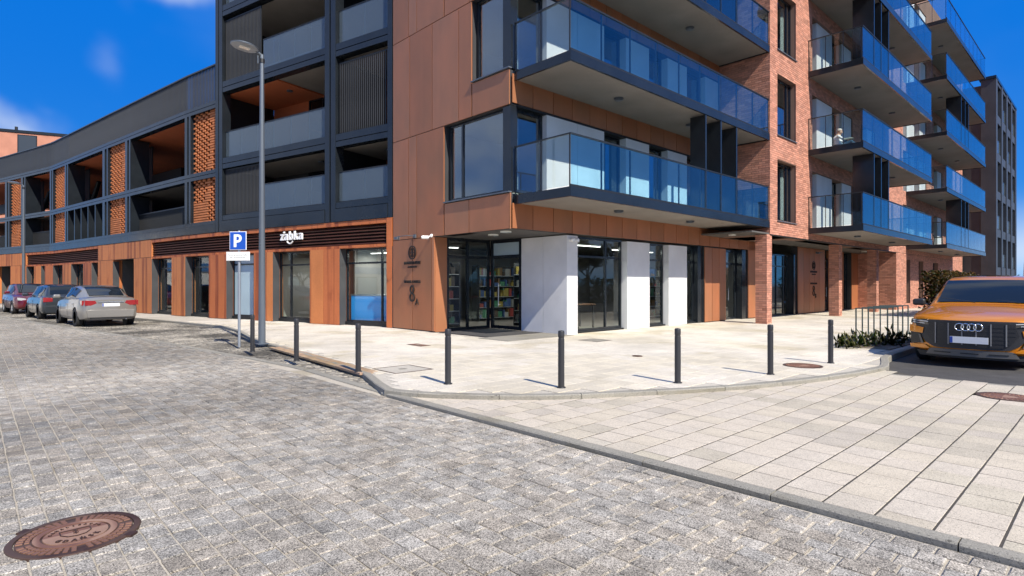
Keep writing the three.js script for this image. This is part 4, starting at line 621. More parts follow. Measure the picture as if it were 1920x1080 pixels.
{ // bicycle hoops beside the orange car
  const spots = [[8.62, -14.1, 'leftmost of the dark bicycle hoops behind the shrubs'], [9.05, -14.55, 'second bicycle hoop from the left beside the orange car'], [9.48, -15.0, 'third bicycle hoop from the left beside the orange car'], [9.91, -15.45, 'fourth bicycle hoop from the left beside the orange car'], [10.4, -15.95, 'farthest bicycle hoop, nearest the brick wall']];
  for (const [x, z, l] of spots) { const h = thing('bicycle_hoop', l, 'bicycle rack', [x + 0.25, 0.08, z - 0.1], 0.05, 'bicycle hoops'); mesh('post', bx(-0.414, -0.39, 0, 0.79, -0.012, 0.012), M.rackGreen, h); mesh('post', bx(0.39, 0.414, 0, 0.79, -0.012, 0.012), M.rackGreen, h); mesh('top_bar', bx(-0.414, 0.414, 0.79, 0.814, -0.012, 0.012), M.rackGreen, h); }
}
// leaves: many small bent blades through a volume
function leaves(n, pick, size, tones, upness = 0.4, slim = 1) {
  const pos = [], nor = [], col = [], v = new THREE.Vector3(), a = new THREE.Vector3(), b = new THREE.Vector3(), nn = new THREE.Vector3();
  for (let i = 0; i < n; i++) {
    pick(v); a.set(rr(-1, 1), rr(-0.4, 1) * upness + rr(-0.3, 0.6), rr(-1, 1)).normalize(); b.set(rr(-1, 1), rr(-1, 1), rr(-1, 1)).cross(a).normalize(); const s = size * rr(0.6, 1.3), w = s * rr(0.28, 0.42) * slim; nn.crossVectors(a, b).normalize();
    const t = tones[Math.floor(rnd() * tones.length)], k = rr(0.75, 1.25), c = [t[0] * k, t[1] * k, t[2] * k];
    const p0 = v.clone(), p1 = v.clone().addScaledVector(a, s * 0.5).addScaledVector(b, w).addScaledVector(nn, w * 0.4), p2 = v.clone().addScaledVector(a, s), p3 = v.clone().addScaledVector(a, s * 0.5).addScaledVector(b, -w).addScaledVector(nn, w * 0.4);
    for (const q of [p0, p1, p2, p0, p2, p3]) { pos.push(q.x, q.y, q.z); nor.push(nn.x, nn.y, nn.z); col.push(...c); }
  }
  const g = new THREE.BufferGeometry(); for (const [k, q, m] of [['position', pos, 3], ['normal', nor, 3], ['color', col, 3]]) g.setAttribute(k, new THREE.BufferAttribute(new Float32Array(q), m)); return g;
}
const leafMat = phys([1, 1, 1], 0.95, { vertexColors: true, side: THREE.DoubleSide, transmission: 0.45 });
{
  const bed = site(struct('planting_bed', 'strip of bare soil and bark under the shrubs')); mesh('soil_sheet', bx(4.35, 8.2, 0.075, 0.093, 6.1, 7.1), M.bark, bed);
  for (const [x, z, r, l] of [[7.85, -12.95, 0.42, 'bushy green shrub left of the orange car, farther from it'], [8.75, -13.3, 0.45, 'green shrub close against the orange car under the bicycle hoops'], [7.35, -12.6, 0.2, 'small pale ground plant at the tip of the planting strip']]) {
    const s = thing('shrub', l, 'shrub', [x, 0.09, z], 0, 'shrubs beside the orange car'); mesh('foliage', leaves(r > 0.3 ? 230 : 80, (v) => { const a = rnd() * 6.28, q = Math.sqrt(rnd()) * r; v.set(Math.cos(a) * q * 1.3, Math.pow(rnd(), 1.4) * 0.36 * (1.1 - q / r * 0.8) * (r / 0.42), Math.sin(a) * q); }, 0.17, [[0.22, 0.34, 0.09], [0.15, 0.26, 0.06], [0.48, 0.50, 0.20], [0.60, 0.58, 0.30]], 2.2, 0.4), leafMat, s); mesh('stem', [cyl(0.012, 0.006, 0.22, 0, 0, 0, 6), bar([0, 0.02, 0], [0.12, 0.22, 0.05], 0.006, 5), bar([0, 0.02, 0], [-0.13, 0.2, -0.06], 0.006, 5)], M.soil, s);
  }
  const hedge = (s0, s1, p, h, d, n, tones, label) => { const [X, Z] = toW([(s0 + s1) / 2, p]), o = thing('hedge', label, 'hedge', [X, 0.08, Z], TURN), L = (s1 - s0) / 2; mesh('foliage', leaves(n, (v) => { const top = h * (0.9 + 0.12 * fbm(rnd(), 0.5, 9, 2, 2, 3)); v.set(rr(-L, L), 0.1 + Math.pow(rnd(), 0.8) * (top - 0.1), rr(-d, d)); }, 0.13, tones), leafMat, o); for (let k = 0; k < 8; k++) mesh('stem', cyl(0.03, 0.015, h * 0.7, -L + (k + 0.5) * L / 4, 0, rr(-0.1, 0.1), 6), M.soil, o); };
  hedge(19.5, 27, 5.0, 2.0, 0.45, 9000, [[0.50, 0.31, 0.13], [0.32, 0.26, 0.09], [0.62, 0.40, 0.18], [0.14, 0.20, 0.05]], 'tall brown and green hedge behind the orange car');
  hedge(34, 46, 6.2, 1.9, 0.5, 7000, [[0.22, 0.22, 0.06], [0.10, 0.13, 0.03], [0.06, 0.09, 0.02]], 'distant yellow green hedge beyond the orange car roof');
}
// ---------------------------------------------------------------- signs and fittings on the walls
function nameSign(label, face, y0, digit) {
  const o = thing('wall_sign', label, 'sign', [CX, 0, CZ], TURN);
  const put = (n, g, m = M.letter) => mesh(n, face(g), m, o);
  put('emblem', merge([ellipse(0.21, 0.21, 0.03, 0.02).translate(0, y0 + 2.39, 0), bx(-0.008, 0.008, y0 + 2.24, y0 + 2.54, 0, 0.02), bx(-0.12, 0.12, y0 + 2.375, y0 + 2.391, 0, 0.021), ellipse(0.06, 0.13, 0.014, 0.019).translate(-0.07, y0 + 2.39, 0), ellipse(0.06, 0.13, 0.014, 0.018).translate(0.07, y0 + 2.39, 0)]));
  put('lettering', merge([letters('NADMOTLAWIE', 0.088, 0.02).translate(0, y0 + 2.035, 0), bx(0.058, 0.10, y0 + 2.068, y0 + 2.082, 0, 0.02).rotateZ(0)]));
  put('lettering', letters('APARTMENTS', 0.055, 0.02).translate(0, y0 + 1.925, 0));
  put('lettering', letters('SIENNA GROBLA', 0.082, 0.02).translate(0, y0 + 1.465, 0));
  put('numeral', merge([ellipse(0.12, 0.13, 0.046, 0.025).translate(0, y0 + 1.27, 0), ellipse(0.142, 0.142, 0.05, 0.024).translate(0, y0 + 1.032, 0)]));
  put('numeral_letter', letters(digit, 0.20, 0.022, fontR).translate(0.26, y0 + 0.80, 0));
  return o;
}
nameSign('black house number 8A with oval emblem on the copper corner wall', (g) => onLeft(g, -0.037, -4.33), 0.05, 'A');
nameSign('smaller looking house number sign on the shaded copper wall inside the arcade', (g) => g.translate(20.35, 0, 0.031), 0.02, 'B');
{ // illuminated letters over the shop window, unlit by day
  const z = thing('shop_sign', 'white raised shop lettering with a smile on the louvre band', 'sign', [N0[0], 0, N0[1]], LTURN); const w = letters('zabka', 0.30, 0.05).scale(1.12, 1, 1); mesh('lettering', merge([w.translate(-4.97, 3.10, 0.02), bx(-5.42, -5.36, 3.36, 3.42, 0.02, 0.07)]), M.signWhite, z);
  const sml = new THREE.TorusGeometry(0.19, 0.028, 8, 24, 2.0).rotateZ(-Math.PI / 2 - 1.0).translate(-5.05, 3.16, 0.045); mesh('smile', sml, M.signWhite, z); for (const x of [-5.3, -4.6]) mesh('bracket', bx(x - 0.02, x + 0.02, 3.1, 3.2, -0.12, 0.02), M.louvre, z);
}
{
  const cam = (label, pos, turn, kind) => { const o = thing('security_camera', label, 'camera', [CX, 0, CZ], TURN), q = part('camera_body', o, pos, turn); mesh('housing', [new THREE.CapsuleGeometry(0.05, 0.14, 6, 14).rotateX(Math.PI / 2)], M.signWhite, q); mesh('lens', cyl(0.03, 0.03, 0.02, 0, 0, 0, 14).rotateX(Math.PI / 2).translate(0, 0, 0.11), M.black, q); mesh('bracket', [bar([0, 0, -0.05], [0, 0.05, -0.17], 0.018), new THREE.SphereGeometry(0.055, 14, 10).translate(0, 0.05, -0.19)], M.signWhite, q); return o; void kind; };
  cam('white security camera at the top edge of the copper corner pier', [-0.20, 2.84, -3.42], -Math.PI / 2 - 0.5);
  { const o = thing('floodlight', 'pair of small white spotlights on the white corner pier', 'wall lamp', [CX, 0, CZ], TURN); for (const s of [2.27, 2.44]) { const h = part('lamp_head', o, [s, 2.70, 0.10]); mesh('housing', new THREE.SphereGeometry(0.065, 16, 12), M.signWhite, h); mesh('lens', cyl(0.045, 0.045, 0.02, 0, -0.06, 0.03, 16), M.lens, h); mesh('bracket', bar([0, 0, -0.10], [0, 0, 0], 0.02), M.signWhite, h); } mesh('base_plate', bx(2.2, 2.5, 2.66, 2.74, 0.0, 0.012), M.signWhite, o); }
  const arm = (label, face) => { const o = thing('sign_lamp', label, 'wall lamp', [CX, 0, CZ], TURN); mesh('arm', face(merge([bar([0.08, 2.93, 0.0], [0.08, 2.93, 0.30], 0.012), bar([0.08, 2.93, 0.30], [-0.45, 2.93, 0.30], 0.012)])), M.lampGrey, o); mesh('mount', face(bx(0.02, 0.14, 2.88, 2.98, 0, 0.05)), M.lampGrey, o); mesh('lamp_head', face(bx(-0.55, -0.40, 2.84, 2.925, 0.25, 0.35)), M.lampGrey, o); };
  arm('thin lamp arm above the emblem on the copper corner wall', (g) => onLeft(g, -0.036, -4.25)); arm('thin lamp arm above the sign inside the brick arcade', (g) => g.translate(20.6, 0.12, 0.031));
}
{ // person low on the second floor balcony
  const o = thing('person', 'person in a white shirt sitting low on the second balcony, arms stretched forward', 'person', [...((q) => [q[0], 6.795, q[1]])(toW([15.25, 2.75]))], 1.15);
  const skel = [[[0, 0.12, -0.02], [0, 0.40, -0.10], 0.14, 0.15], [[0, 0.40, -0.10], [0, 0.56, -0.04], 0.15, 0.10], [[0, 0.56, -0.04], [0, 0.64, 0.0], 0.06, 0.055], [[0, 0.70, 0.03], [0, 0.76, 0.02], 0.088, 0.092], [[-0.17, 0.52, -0.05], [-0.22, 0.36, 0.14], 0.055, 0.045], [[-0.22, 0.36, 0.14], [-0.12, 0.42, 0.40], 0.043, 0.033], [[0.17, 0.52, -0.05], [0.22, 0.36, 0.14], 0.055, 0.045], [[0.22, 0.36, 0.14], [0.10, 0.42, 0.40], 0.043, 0.033], [[-0.10, 0.13, 0], [-0.16, 0.26, 0.40], 0.085, 0.065], [[-0.16, 0.26, 0.40], [-0.12, 0.05, 0.70], 0.062, 0.045], [[0.10, 0.13, 0], [0.16, 0.26, 0.40], 0.085, 0.065], [[0.16, 0.26, 0.40], [0.12, 0.05, 0.70], 0.062, 0.045], [[0, 0.71, 0.10], [0, 0.70, 0.135], 0.022, 0.012]];
  for (const h of [-1, 1]) for (let f = 0; f < 4; f++) skel.push([[h * (0.10 - 0.006) + (f - 1.5) * 0.018, 0.42, 0.43], [h * 0.09 + (f - 1.5) * 0.02, 0.40, 0.50], 0.010, 0.007]); for (const h of [-1, 1]) skel.push([[h * 0.07, 0.42, 0.40], [h * 0.04, 0.41, 0.45], 0.011, 0.008]);
  const R = 72, field = (cx, cy, cz, half, keep, mat_, name) => { const mc = new MarchingCubes(R, mat_, false, false, 60000); mc.isolation = 0; const st = half * 2 / R; for (let k = 0; k < R; k++) for (let j = 0; j < R; j++) for (let i = 0; i < R; i++) { const x = cx - half + (i) * st, y = cy - half + j * st, z = cz - half + k * st; let d = 1e3; for (const [a, b, r0, r1] of skel) { const bx_ = b[0] - a[0], by = b[1] - a[1], bz = b[2] - a[2], l2 = bx_ * bx_ + by * by + bz * bz; let t = ((x - a[0]) * bx_ + (y - a[1]) * by + (z - a[2]) * bz) / l2; t = clamp(t); const e = Math.hypot(x - a[0] - bx_ * t, y - a[1] - by * t, z - a[2] - bz * t) - (r0 + (r1 - r0) * t), h = clamp(0.5 + 0.5 * (d - e) / 0.025); d = mixn(d, e, h) - 0.025 * h * (1 - h); } mc.field[i + j * R + k * R * R] = -d; }
    mc.update(); const n = mc.count, p = new Float32Array(n * 3), q = new Float32Array(n * 3), c = new Float32Array(n * 3); for (let i = 0; i < n; i++) { const X = cx + mc.positionArray[i * 3] * half, Y = cy + mc.positionArray[i * 3 + 1] * half, Z = cz + mc.positionArray[i * 3 + 2] * half; p.set([X, Y, Z], i * 3); const l = Math.hypot(mc.normalArray[i * 3], mc.normalArray[i * 3 + 1], mc.normalArray[i * 3 + 2]) || 1; q.set([mc.normalArray[i * 3] / l, mc.normalArray[i * 3 + 1] / l, mc.normalArray[i * 3 + 2] / l], i * 3); c.set(keep(X, Y, Z), i * 3); }
    const g = new THREE.BufferGeometry(); g.setAttribute('position', new THREE.BufferAttribute(p, 3)); g.setAttribute('normal', new THREE.BufferAttribute(q, 3)); g.setAttribute('color', new THREE.BufferAttribute(c, 3)); return mesh(name, g, mat_, o); };
  const skin = [0.55, 0.34, 0.25], shirt = [0.78, 0.78, 0.78], trousers = [0.10, 0.11, 0.15];
  field(0, 0.42, 0.3, 0.52, (x, y, z) => (y > 0.575 || (z > 0.13 && y > 0.31 && Math.abs(x) > 0.03 && (Math.abs(x) > 0.19 || z > 0.3) && y > 0.335) ? skin : y > 0.21 && z < 0.14 ? shirt : trousers), mat([1, 1, 1], 0.8, { vertexColors: true }), 'body');
  const hair = new THREE.SphereGeometry(0.103, 20, 14, 0, 6.283, 0, 1.5).rotateX(-0.35).translate(0, 0.755, 0.012); mesh('hair', hair, mat([0.62, 0.58, 0.52], 0.9), o);
  for (const s of [-1, 1]) { mesh('eye', new THREE.SphereGeometry(0.009, 8, 6).translate(s * 0.033, 0.735, 0.108), M.black, o); mesh('ear', new THREE.SphereGeometry(0.02, 8, 6).scale(0.5, 1.2, 0.8).translate(s * 0.095, 0.72, 0.02), mat(skin, 0.8), o); } mesh('mouth', bx(-0.02, 0.02, 0.668, 0.674, 0.095, 0.108), mat([0.3, 0.1, 0.08], 0.7), o);
  const cu = thing('cushion', 'pale floor cushion under the person on the balcony', 'cushion', [...((q) => [q[0], 6.79, q[1]])(toW([15.25, 2.75]))], 1.15); mesh('pad', new RoundedBoxGeometry(0.5, 0.08, 0.5, 3, 0.03).translate(0, 0.04, 0), M.curtain, cu);
}
{ // metal chair on the far balcony
  const [x, z] = toW([30.15, 3.25]), c = thing('balcony_chair', 'black wire garden chair on the lowest far balcony', 'chair', [x, 3.70, z], 0.9); mesh('seat', new RoundedBoxGeometry(0.44, 0.03, 0.42, 2, 0.012).translate(0, 0.44, 0), M.black, c); for (const [a, b] of [[-0.19, -0.18], [0.19, -0.18], [-0.19, 0.18], [0.19, 0.18]]) mesh('leg', bar([a * 1.15, 0, b * 1.2], [a, 0.44, b], 0.012, 6), M.black, c); const bk = [bar([-0.2, 0.44, -0.19], [-0.24, 0.86, -0.27], 0.012, 6), bar([0.2, 0.44, -0.19], [0.24, 0.86, -0.27], 0.012, 6), bar([-0.24, 0.86, -0.27], [0.24, 0.86, -0.27], 0.012, 6)]; for (let k = -2; k <= 2; k++) bk.push(bar([k * 0.07, 0.44, -0.19], [k * 0.08, 0.86, -0.27], 0.007, 5)); mesh('backrest', bk, M.black, c);
}
{ // dark framed block beyond the brick building
  const b = thing('dark_building', 'distant dark grey framed block beyond the brick balconies', 'building', [CX, 0, CZ], TURN);
  mesh('core', bx(46.2, 57.6, 0.1, 16.6, -6, 3.0), M.darkWall, b); mesh('core', bx(58.1, 66, 0.1, 17.6, -6, 2.0), M.brickFar, b);
  const xs = [46.1, 48.9, 51.6, 54.4, 57.2]; for (const x of xs) mesh('column', bx(x, x + 0.7, 2.2, 17.0, 3.0, 3.9), M.farDark, b); for (let k = 0; k < 6; k++) for (let i = 0; i < 4; i++) { const y = 2.2 + k * 2.9; mesh('beam', bx(xs[i] + 0.7, xs[i + 1], y, y + 0.6, 3.0, 3.85), M.farDark, b); if (k < 5) { win(b, { x0: xs[i] + 0.71, x1: xs[i + 1] - 0.01, y0: y + 0.61, y1: y + 2.89, z: 3.3, mh: [y + 1.7] }); if ((i + k) % 2) glassRail(b, xs[i] + 0.72, xs[i + 1] - 0.02, y + 0.62, y + 1.65, 3.8, 1); } }
  mesh('roof_edge', bx(46, 58, 16.95, 17.15, 2.9, 3.92), M.frame, b);
}
// ---------------------------------------------------------------- cars
const smoothKeys = (keys) => (x) => { const n = keys.length; if (x <= keys[0][0]) return keys[0][1]; if (x >= keys[n - 1][0]) return keys[n - 1][1]; let i = 0; while (keys[i + 1][0] < x) i++; const [x0, y0] = keys[i], [x1, y1] = keys[i + 1], h = x1 - x0, t = (x - x0) / h; const sl = (a, b) => (b[1] - a[1]) / (b[0] - a[0]); const d = sl(keys[i], keys[i + 1]), dm = i ? sl(keys[i - 1], keys[i]) : d, dp = i < n - 2 ? sl(keys[i + 1], keys[i + 2]) : d; const m0 = dm * d <= 0 ? 0 : 2 * dm * d / (dm + d), m1 = dp * d <= 0 ? 0 : 2 * dp * d / (dp + d); const t2 = t * t, t3 = t2 * t; return (2 * t3 - 3 * t2 + 1) * y0 + (t3 - 2 * t2 + t) * h * m0 + (-2 * t3 + 3 * t2) * y1 + (t3 - t2) * h * m1; };
function loft(rings, crease = 0.6) {
  const pos = [], N = rings[0].length; const tri = (a, b, c) => pos.push(...a, ...b, ...c);
  for (let i = 0; i < rings.length - 1; i++) for (let j = 0; j < N; j++) { const k = (j + 1) % N, a = rings[i][j], b = rings[i][k], c = rings[i + 1][k], d = rings[i + 1][j]; tri(a, b, c); tri(a, c, d); }
  for (const [r, f] of [[rings[0], 1], [rings.at(-1), 0]]) { const c = r.reduce((s, p) => [s[0] + p[0] / N, s[1] + p[1] / N, s[2] + p[2] / N], [0, 0, 0]); for (let j = 0; j < N; j++) { const k = (j + 1) % N; f ? tri(c, r[k], r[j]) : tri(c, r[j], r[k]); } }
  let g = new THREE.BufferGeometry(); g.setAttribute('position', new THREE.BufferAttribute(new Float32Array(pos), 3)); g = mergeVertices(g, 1e-4); g.computeVertexNormals(); g = toCreasedNormals(g, crease); return muv(g);
}
const carGlass = phys([0.010, 0.014, 0.020], 0.03, { ior: 1.42 }), tyreM = mat([0.02, 0.02, 0.021], 0.85), rimM = mat([0.50, 0.51, 0.52], 0.4, { metalness: 0.3 }), chrome = mat([0.65, 0.66, 0.68], 0.15, { metalness: 1 }), trimM = mat([0.018, 0.018, 0.02], 0.5), plateM = mat([0.66, 0.67, 0.68], 0.5), redLens = phys([0.24, 0.008, 0.010], 0.15, { clearcoat: 1 }), clearLens = phys([0.55, 0.57, 0.60], 0.08, { clearcoat: 1, metalness: 0.3 }), euBlue = mat([0.01, 0.05, 0.3], 0.5);
const paint = (c) => phys(c, 0.32, { metalness: 0.45, clearcoat: 1, clearcoatRoughness: 0.04 });
const ev = new Evaluator(); ev.attributes = ['position', 'normal', 'uv']; ev.useGroups = false;
// x forward, y up, z across; the keys give half width, lower edge, shoulder and crown along the length
function car(name, label, pos, turn, S, group) {
  const o = thing(name, label, 'car', pos, turn, group);
  const W = smoothKeys(S.width), Y0 = smoothKeys(S.low), Y1 = smoothKeys(S.shoulder), Y2 = smoothKeys(S.crown), xs = []; const x0 = S.low[0][0], x1 = S.low.at(-1)[0]; for (let i = 0; i <= 54; i++) { const t = i / 54; xs.push(x0 + (x1 - x0) * (t - Math.sin(t * Math.PI * 2) * 0.06)); }
  const rings = xs.map((x) => { const w = W(x), a = Y0(x), b = Y1(x), c = Y2(x), h = b - a; const half = [[w * 0.80, a], [w * 0.94, a + h * 0.07], [w * 0.985, a + h * 0.22], [w, a + h * 0.48], [w * 0.975, a + h * 0.74], [w * 0.965, a + h * 0.80], [w * 0.945, b - h * 0.05], [w * 0.89, b + (c - b) * 0.12], [w * 0.74, b + (c - b) * 0.62], [w * 0.4, b + (c - b) * 0.92]]; return [[x, a, 0], ...half.map(([z, y]) => [x, y, z]), [x, c, 0], ...half.slice().reverse().map(([z, y]) => [x, y, -z])].reverse(); });
  let bg = loft(rings, 0.5); const bb = new Brush(bg); bb.updateMatrixWorld(); let cut = bb;
  for (const ax of S.axles) for (const s of [-1, 1]) { const c = new Brush(muv(new THREE.CylinderGeometry(S.wheel + 0.045, S.wheel + 0.045, 0.5, 28).rotateX(Math.PI / 2))); c.position.set(ax, S.wheel, s * (S.track + 0.16)); c.updateMatrixWorld(); cut = ev.evaluate(cut, c, SUBTRACTION); }
  mesh('body', cut.geometry, S.paint, o);
  // cabin
  const GT = smoothKeys(S.roof), GB = smoothKeys(S.beltW), GW = smoothKeys(S.roofW), ca = S.roof[0][0], cb = S.roof.at(-1)[0], yb = (x) => Math.min(Y1(x) - 0.01, GT(x) - 0.004), gx = []; for (let i = 0; i <= 40; i++) gx.push(ca + (cb - ca) * i / 40);
  const gr = gx.map((x) => { const y = yb(x), t = GT(x), wb = GB(x), wt = Math.min(wb, GW(x)), m = clamp((t - y) / 0.25); const half = [[wb, y], [wb * 0.985, y + (t - y) * 0.2], [mixn(wb, wt, 0.62) , y + (t - y) * 0.6], [wt, t - 0.055 * m], [wt - 0.06 * m, t - 0.012 * m], [wt * 0.6, t + 0.008]]; return [[x, y - 0.02, 0], ...half.map(([z, q]) => [x, q, z]), [x, t + 0.014, 0], ...half.slice().reverse().map(([z, q]) => [x, q, -z])].reverse(); });
  mesh('roof', loft(gr, 0.5), S.paint, o);
  const patch = (fn, n, m) => { const p = []; for (let i = 0; i < n; i++) for (let j = 0; j < m; j++) { const q = (a, b) => fn(a / n, b / m); p.push(...q(i, j), ...q(i + 1, j), ...q(i + 1, j + 1), ...q(i, j), ...q(i + 1, j + 1), ...q(i, j + 1)); } let g = new THREE.BufferGeometry(); g.setAttribute('position', new THREE.BufferAttribute(new Float32Array(p), 3)); g = mergeVertices(g, 1e-5); g.computeVertexNormals(); return g; };
  const side = (s, a, b) => patch((u, v) => { const x = a + (b - a) * u, y = yb(x), t = GT(x), wb = GB(x), wt = Math.min(wb, GW(x)), k = 0.10 + v * 0.76; const z = k < 0.2 ? wb * (1 - 0.015 * k / 0.2) : k < 0.6 ? mixn(wb * 0.985, mixn(wb, wt, 0.62), (k - 0.2) / 0.4) : mixn(mixn(wb, wt, 0.62), wt, (k - 0.6) / 0.4); return [x, y + (t - y) * k, s * (z + 0.011)]; }, 14, 5);
  for (const s of [-1, 1]) for (const [a, b] of S.sideGlass) mesh('side_window', side(s, a, b), carGlass, o);
  const screen = (a, b, w) => patch((u, v) => { const x = a + (b - a) * u, wt = Math.min(GB(x), GW(x)) * w, z = (v * 2 - 1) * wt, sl = (GT(x + 0.01) - GT(x - 0.01)) / 0.02, l = Math.hypot(1, sl); return [x - sl / l * 0.016, GT(x) + 0.012 * (1 - (z / (wt + 0.05)) ** 2) + 0.016 / l, z]; }, 8, 8);
  mesh('windscreen', screen(S.screens[0][0], S.screens[0][1], 0.90), carGlass, o); mesh('rear_window', screen(S.screens[1][0], S.screens[1][1], 0.86), carGlass, o);
  for (const ax of S.axles) for (const s of [-1, 1]) {
    const w = part('wheel', o, [ax, S.wheel, s * (S.track + 0.005)]); const r = S.wheel; mesh('tyre', new THREE.LatheGeometry([[r * 0.66, -0.10], [r * 0.93, -0.105], [r, -0.07], [r, 0.07], [r * 0.93, 0.105], [r * 0.66, 0.10]].map(([a, b]) => new THREE.Vector2(a, b)), 32).rotateX(Math.PI / 2), tyreM, w);
    const rim = [new THREE.LatheGeometry([[r * 0.60, -0.06], [r * 0.68, 0.07], [r * 0.64, 0.08], [r * 0.58, 0.05]].map(([a, b]) => new THREE.Vector2(a, b)), 28).rotateX(Math.PI / 2).scale(1, 1, s)]; for (let k = 0; k < 7; k++) rim.push(bx(-0.022, 0.022, 0.03, r * 0.64, 0.03, 0.065).rotateZ(k / 7 * 6.2832).scale(1, 1, s)); rim.push(cyl(0.05, 0.045, 0.07, 0, 0, 0, 14).rotateX(Math.PI / 2).scale(1, 1, s)); mesh('rim', rim, rimM, w); mesh('brake_disc', cyl(r * 0.55, r * 0.55, 0.02, 0, -0.01, 0, 24).rotateX(Math.PI / 2), trimM, w);
    mesh('wheel_liner', cyl(r + 0.03, r + 0.03, 0.02, 0, 0, 0, 24).rotateX(Math.PI / 2).translate(ax, S.wheel, s * (S.track - 0.13)), trimM, o);
  }
  for (const s of [-1, 1]) { const m = part('mirror', o, [S.mirror[0], S.mirror[1], s * S.mirror[2]]); mesh('housing', new RoundedBoxGeometry(0.13, 0.14, 0.22, 3, 0.045).translate(0, 0.03, s * 0.06), S.mirrorPaint ?? S.paint, m); mesh('mirror_arm', bar([0, -0.02, -s * 0.10], [0, 0.0, s * 0.0], 0.02, 8), trimM, m); }
  // door seams and handles as thin real grooves of dark rubber
  const wallZ = (x, f) => { const h = Y1(x) - Y0(x); const k = f; return W(x) * (k < 0.48 ? mixn(0.985, 1, (k - 0.22) / 0.26) : mixn(1, 0.975, (k - 0.48) / 0.26)) * 1 + 0 * h; };
  for (const s of [-1, 1]) { for (const x of S.seams) { const p = []; for (let i = 0; i <= 6; i++) { const f = 0.20 + i / 6 * 0.56; p.push([x, Y0(x) + (Y1(x) - Y0(x)) * f, s * (wallZ(x, f) - 0.001)]); } mesh('door_seam', p.slice(1).map((q, i) => bar(p[i], q, 0.006, 4)), trimM, o); } for (const x of S.handles) mesh('door_handle', new RoundedBoxGeometry(0.17, 0.03, 0.03, 2, 0.012).translate(x, Y0(x) + (Y1(x) - Y0(x)) * 0.74, s * (wallZ(x, 0.74) + 0.01)), S.paint, o); }
  return { o, W, Y0, Y1, Y2 };
}
const face = (pts, d) => new THREE.ExtrudeGeometry(new THREE.Shape(pts.map(([a, b]) => new THREE.Vector2(a, b))), { depth: d, bevelEnabled: true, bevelSize: 0.008, bevelThickness: 0.008, bevelSegments: 2 });
const toFront = (g, x) => g.rotateY(Math.PI / 2).translate(x, 0, 0), toRear = (g, x) => g.rotateY(-Math.PI / 2).translate(x, 0, 0);
function plate(o, x, y, rear) { const k = rear ? toRear : toFront; const p = part('number_plate', o); mesh('plate_sheet', k(bx(-0.26, 0.26, y - 0.055, y + 0.055, 0, 0.012), x), plateM, p); mesh('blue_band', k(bx(rear ? -0.255 : -0.255, -0.215, y - 0.05, y + 0.05, 0.012, 0.015), x), euBlue, p); }
const HEAD = Math.atan2(-0.667, -0.745), heading = Math.atan2(0.667, -0.745);          // parked cars point up the street
{ // silver saloon
  const S = { paint: paint([0.25, 0.24, 0.225]), width: [[-2.2, 0.66], [-2.12, 0.80], [-1.7, 0.865], [0, 0.875], [1.5, 0.865], [2.1, 0.74], [2.26, 0.55]], low: [[-2.2, 0.34], [-2.1, 0.24], [-1.4, 0.2], [1.5, 0.2], [2.1, 0.24], [2.26, 0.34]], shoulder: [[-2.2, 0.90], [-2.1, 0.96], [-1.6, 0.99], [0, 0.96], [0.9, 0.93], [1.7, 0.80], [2.26, 0.60]], crown: [[-2.2, 0.94], [-2.05, 1.03], [-1.6, 1.06], [0.8, 1.02], [1.3, 0.96], [2.0, 0.80], [2.26, 0.64]], roof: [[-1.78, 1.02], [-1.45, 1.16], [-0.95, 1.36], [-0.3, 1.43], [0.2, 1.42], [0.75, 1.23], [1.35, 0.95]], beltW: [[-1.78, 0.66], [-1.0, 0.80], [0, 0.83], [1.35, 0.74]], roofW: [[-1.78, 0.60], [-1.0, 0.60], [0, 0.60], [1.35, 0.66]], axles: [-1.34, 1.36], wheel: 0.32, track: 0.76, sideGlass: [[-0.20, 0.75], [-1.10, -0.28]], screens: [[0.34, 1.22], [-1.68, -0.92]], mirror: [0.82, 1.0, 0.92], seams: [-0.24, 0.86, -1.12], handles: [-0.05, -0.98] };
  const c = car('parked_car', 'silver grey saloon seen from behind, nearest of the parked row', [-15.62, 0.005, -21.55], heading, S, 'cars parked along the street'), o = c.o;
  for (const s of [-1, 1]) mesh('tail_lamp', toRear(face([[s * 0.42, 0.82], [s * 0.46, 0.90], [s * 0.74, 0.915], [s * 0.74, 0.755], [s * 0.58, 0.745]], 0.06), -2.135).rotateY(0), redLens, o), mesh('tail_lamp', bx(-2.12, -1.86, 0.75, 0.91, s * 0.80 - 0.02, s * 0.80 + 0.045).rotateY(0), redLens, o);
  mesh('chrome_strip', toRear(bx(-0.38, 0.38, 0.845, 0.875, 0, 0.03), -2.195), chrome, o); plate(o, -2.20, 0.76, true); mesh('bumper', toRear(face([[-0.66, 0.34], [-0.70, 0.58], [0.70, 0.58], [0.66, 0.34]], 0.05), -2.175), S.paint, o); mesh('bumper_trim', toRear(bx(-0.6, 0.6, 0.26, 0.34, 0, 0.04), -2.17), trimM, o); mesh('exhaust_pipe', bar([-2.2, 0.27, 0.45], [-2.0, 0.27, 0.45], 0.035, 12), chrome, o);
}
